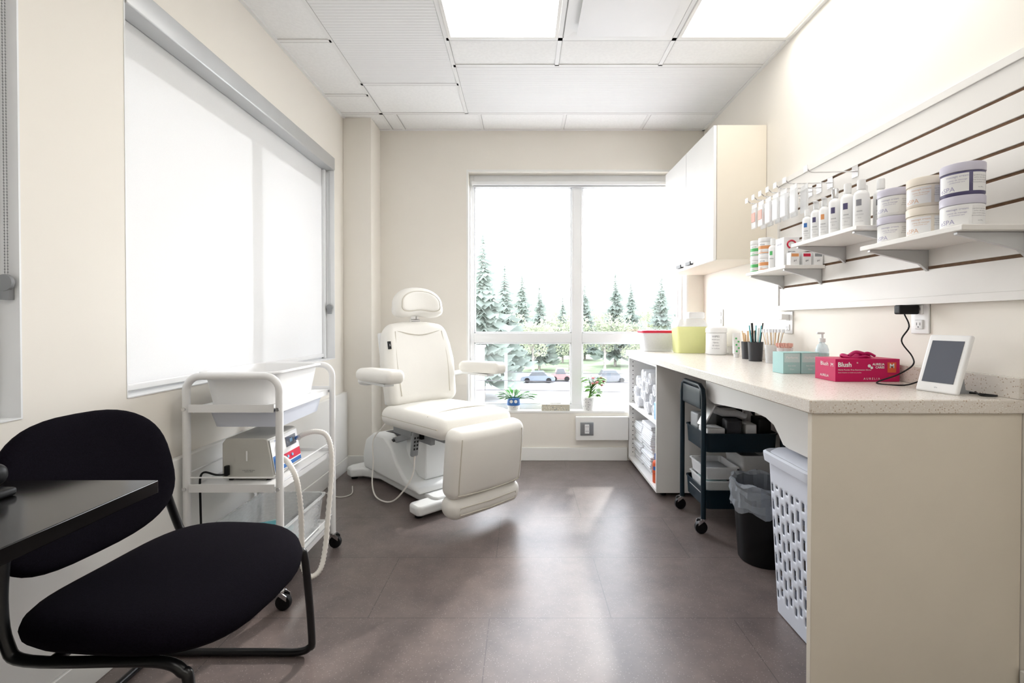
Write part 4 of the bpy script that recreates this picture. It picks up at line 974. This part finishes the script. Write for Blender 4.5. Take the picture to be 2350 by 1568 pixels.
# ------------------------------------------------------------------ outside
GZ0 = -6.5
def ground(name, x0, x1, y0, y1, z, mt, label, cat, h=.3):
    B().box(x0, x1, y0, y1, z-h, z).obj(name, mt, label=label, cat=cat)
ground('lawn', -160, 200, 68, 260, GZ0, M_grass, 'green park lawn across the street', 'lawn')
ground('street', -160, 200, 22, 61.9, GZ0-.05, M_road, 'pale sunlit street and parking area', 'street')
ground('sidewalk', -160, 200, 62, 67.9, GZ0+.02, M_walk, 'pale concrete sidewalk along the park', 'sidewalk')
ground('forecourt', -160, 200, 4.5, 21.9, GZ0-.02, M_walk, 'pale concrete forecourt beside the building', 'pavement')
ground('park_path', -160, 200, 95, 99, GZ0+.05, M_walk, 'pale path crossing the park lawn', 'path', .048)

def spruce_mesh(seed, h=10):
    rnd = random.Random(seed); b = B(); lv = 42
    for k in range(lv):
        f = k/(lv-1); z = h*(.16+.82*f); rad = h*.22*(1-f)**.8*rnd.uniform(.6, 1.15)+.10
        n = max(5, int(15*(1-f)+4))
        for i in range(n):
            a = 2*math.pi*(i+rnd.random())/n; L = rad*rnd.uniform(.4, 1.2); w = L*.17+.06
            d = Vector((math.cos(a), math.sin(a), 0)); s_ = Vector((-math.sin(a), math.cos(a), 0)); up = Vector((0, 0, 1))
            P = []
            for (ff, ww, dz) in ((.02, .3, .1), (.4, 1, -.03), (.75, .8, -.22), (1, .1, -.20)):
                c = d*L*ff+up*(z+L*dz*.9); P.append((b.v(c-s_*w*ww-up*w*1.1*ww), b.v(c), b.v(c+s_*w*ww-up*w*1.1*ww)))
            for q in range(3): b.f([P[q][0], P[q][1], P[q+1][1], P[q+1][0]]); b.f([P[q][1], P[q][2], P[q+1][2], P[q+1][1]])
    b.lathe([(.1, h*.93), (.02, h)], n=5)
    return b
def tree(kind, x, y, h, seed, src={}):
    key = (kind, seed)
    if key not in src:
        lab = 'tall grey green spruce tree in the park' if kind == 'spruce' else 'leafy pale green deciduous tree in the park'
        t = thing('spruce_tree' if kind == 'spruce' else 'leafy_tree', lab, 'tree', (x, y, GZ0), group='spruces in the park' if kind == 'spruce' else 'leafy trees in the park')
        if kind == 'spruce':
            B().lathe([(.16, 0), (.12, 3), (.03, 9.4)], n=7).obj('trunk', M_bark, t, local=True)
            spruce_mesh(seed).obj('foliage', M_spruce, t, local=True)
        else:
            rnd = random.Random(seed); b = B(); b.lathe([(.24, 0), (.17, 2.5), (.08, 6)], n=7)
            for i in range(9):
                a = i*.7; b.tube([(0, 0, 2.2+i*.3), (1.0*math.cos(a), 1.0*math.sin(a), 3.6+i*.35), (2.2*math.cos(a), 2.2*math.sin(a), 5+i*.4)], .06, 5)
            b.obj('trunk', M_bark, t, local=True)
            b = B()
            blobs = [(rnd.uniform(-2.2, 2.2), rnd.uniform(-2.2, 2.2), rnd.uniform(3.6, 8.4), rnd.uniform(1.0, 1.7)) for _ in range(13)]
            for (bx, by, bz, br) in blobs:
                for _ in range(150):
                    v = Vector((rnd.gauss(0, 1), rnd.gauss(0, 1), rnd.gauss(0, 1))).normalized()*br*rnd.uniform(.6, 1); c = Vector((bx, by, bz))+v
                    u = Vector((rnd.gauss(0, 1), rnd.gauss(0, 1), rnd.gauss(0, 1))).normalized(); w = u.orthogonal().normalized(); s_ = rnd.uniform(.1, .2)
                    b.f([b.v(c+u*s_), b.v(c+w*s_), b.v(c-u*s_), b.v(c-w*s_)])
            b.obj('foliage', M_decid, t, local=True)
        t.scale = (h/10,)*3
        src[key] = t; return t
    return dup(src[key], (x, y, GZ0), R(37*len(bpy.data.objects) % 360), h/10)
for i, (x, y, h) in enumerate(((-4.0, 46, 16.6), (-2.2, 55, 14.6), (-.2, 88, 17), (2.6, 73, 13.6), (7.4, 86, 12.6), (12.6, 94, 15.6), (16.0, 80, 16.4), (21.5, 92, 16), (23.4, 78, 15.6), (30.0, 86, 16), (-11.0, 50, 15), (-17, 64, 17), (-7.5, 100, 15), (37, 88, 15), (4.2, 106, 14.5))):
    tree('spruce', x, y, h, i % 3)
for i, (x, y, h) in enumerate(((1.4, 64, 9.6), (7.4, 72.5, 9.8), (12.6, 71, 10.0), (17.8, 70.5, 8.6), (26.5, 71, 9.6), (3.9, 90, 10.8), (-1.5, 114, 12), (10.5, 116, 12.5), (20, 114, 12.5), (30, 106, 12.5), (4.5, 124, 12.5), (-10, 116, 12), (40, 110, 12), (15.5, 132, 13), (-3, 138, 13), (26, 135, 13), (36, 135, 13), (9, 142, 13.5), (20, 147, 13.5), (-1.5, 102.5, 11))):
    tree('leafy', x, y, h, 10+i % 2)
def car(x, y, mt, label, h=1.0, L=4.4, rz=0):
    t = thing('parked_car', label, 'car', (x, y, GZ0-.05), rz)
    pr = [(-.5, .25), (-.5, .62), (-.46, .78), (-.27, .88), (-.17, 1.28*h+.12), (.16, 1.30*h+.12), (.30, .92), (.47, .80), (.5, .55), (.49, .25)]
    B().prism([(p[0]*L, p[1]) for p in pr], -.85, .85, 'y').obj('car_body', mt, t, local=True, bevel=.08, segs=3)
    gl = [(-.245, .92), (-.165, 1.24*h+.12), (.15, 1.26*h+.12), (.265, .94)]
    B().prism([(p[0]*L, p[1]) for p in gl], -.865, .865, 'y').obj('car_window', M_carglass, t, local=True)
    for sx in (-.31, .31):
        for sy in (-.80, .80): B().lathe([(.2, -.1), (.33, -.1), (.33, .1), (.2, .1)], (sx*L, sy, .33), 18, 'y').obj('wheel', M_black, t, local=True)
car(1.9, 59, M_car1, 'slate blue sedan parked on the street'); car(11.0, 59, M_car3, 'charcoal SUV parked on the street', 1.15, 4.7)
car(4.9, 60.6, M_car2, 'muted red van parked on the street', 1.2, 2.6); car(17.0, 59, M_car1, 'slate blue sedan parked further along the street')
t = thing('low_building', 'low tan brick building at the street edge', 'building', (-4.6, 38, GZ0))
B().box(-8, -3.15, 34, 38, GZ0-.02, -.9).obj('building_body', M_brick, t); B().box(-8.1, -3.05, 33.9, 38.1, -.9, -.75).obj('roof_edge', M_walk, t)
for i in range(3):
    for k in range(2): B().box(-7.4+i*1.45, -6.5+i*1.45, 33.96, 33.99, -5.4+k*2.4, -4.0+k*2.4).obj('building_window', M_carglass, t)
for x in (-.55, 13.0):
    t = thing('utility_pole', 'slim grey utility pole carrying cables', 'utility pole', (x, 15, GZ0), group='utility poles by the street')
    B().lathe([(.07, -.02), (.045, 6.6)], (x, 15, GZ0), 10).box(x-.03, x+.03, 14.9, 15.1, GZ0+4.2, GZ0+4.24).obj('pole', M_grey, t)
for z in (-.50, -.78, -1.08):
    B().tube([(-40, 14.93, z), (-.55, 14.93, z), (6, 14.93, z-.12), (13, 14.93, z), (60, 14.93, z)], .012, 5).obj('power_cable', M_dgrey, label='thin dark cable strung between utility poles', cat='cable', group='cables outside the window')

# ------------------------------------------------------------------ light & world
w = bpy.data.worlds.new('sky'); S.world = w; w.use_nodes = True; nt = w.node_tree; nt.nodes.clear()
o = nt.nodes.new('ShaderNodeOutputWorld'); bg = nt.nodes.new('ShaderNodeBackground')
tc = nt.nodes.new('ShaderNodeTexCoord'); sp = nt.nodes.new('ShaderNodeSeparateXYZ'); nt.links.new(tc.outputs['Generated'], sp.inputs[0])
r = nt.nodes.new('ShaderNodeValToRGB'); nt.links.new(sp.outputs['Z'], r.inputs[0])
r.color_ramp.elements[0].color = (1, 1, 1, 1); r.color_ramp.elements[1].color = (.30, .33, .38, 1)
e_ = r.color_ramp.elements.new(.45); e_.color = (.76, .80, .87, 1)
nt.links.new(r.outputs[0], bg.inputs[0]); bg.inputs[1].default_value = 11.0; nt.links.new(bg.outputs[0], o.inputs[0])
sun = bpy.data.lights.new('sun', 'SUN'); sun.energy = 2.6; sun.angle = R(2.2); sun.color = (1, .96, .9)
so = bpy.data.objects.new('sun', sun); COL.objects.link(so)
so.rotation_euler = Vector((-.40, -1, -.66)).to_track_quat('-Z', 'Y').to_euler()
pl = bpy.data.lights.new('window_portal', 'AREA'); pl.shape = 'RECTANGLE'; pl.size = OX1-OX0; pl.size_y = OZ1-OZ0; pl.cycles.is_portal = True
po = bpy.data.objects.new('window_portal', pl); COL.objects.link(po); po.location = ((OX0+OX1)/2, YB+.19, (OZ0+OZ1)/2)
po.rotation_euler = Vector((0, -1, 0)).to_track_quat('-Z', 'Z').to_euler()
for w_ in (W1, W2):
    pl = bpy.data.lights.new('window_portal', 'AREA'); pl.shape = 'RECTANGLE'; pl.size = w_[3]-w_[2]; pl.size_y = w_[1]-w_[0]; pl.cycles.is_portal = True
    po = bpy.data.objects.new('window_portal', pl); COL.objects.link(po); po.location = (XL-.21, (w_[0]+w_[1])/2, (w_[2]+w_[3])/2)
    po.rotation_euler = Vector((1, 0, 0)).to_track_quat('-Z', 'Y').to_euler()

# ------------------------------------------------------------------ camera
cam = bpy.data.cameras.new('camera'); co = bpy.data.objects.new('camera', cam); COL.objects.link(co)
cam.sensor_width = 36; cam.lens = 36*1060/2350; cam.clip_start = .05; cam.clip_end = 600
pitch = .6
co.location = (0, 0, 1.106); co.rotation_euler = (R(90-pitch), 0, 0)
cam.shift_x = -25/2350; cam.shift_y = -(44-1060*math.tan(R(pitch)))/2350
S.camera = co
S.view_settings.view_transform = 'Standard'; S.view_settings.look = 'None'; S.view_settings.exposure = .2; S.view_settings.gamma = 1
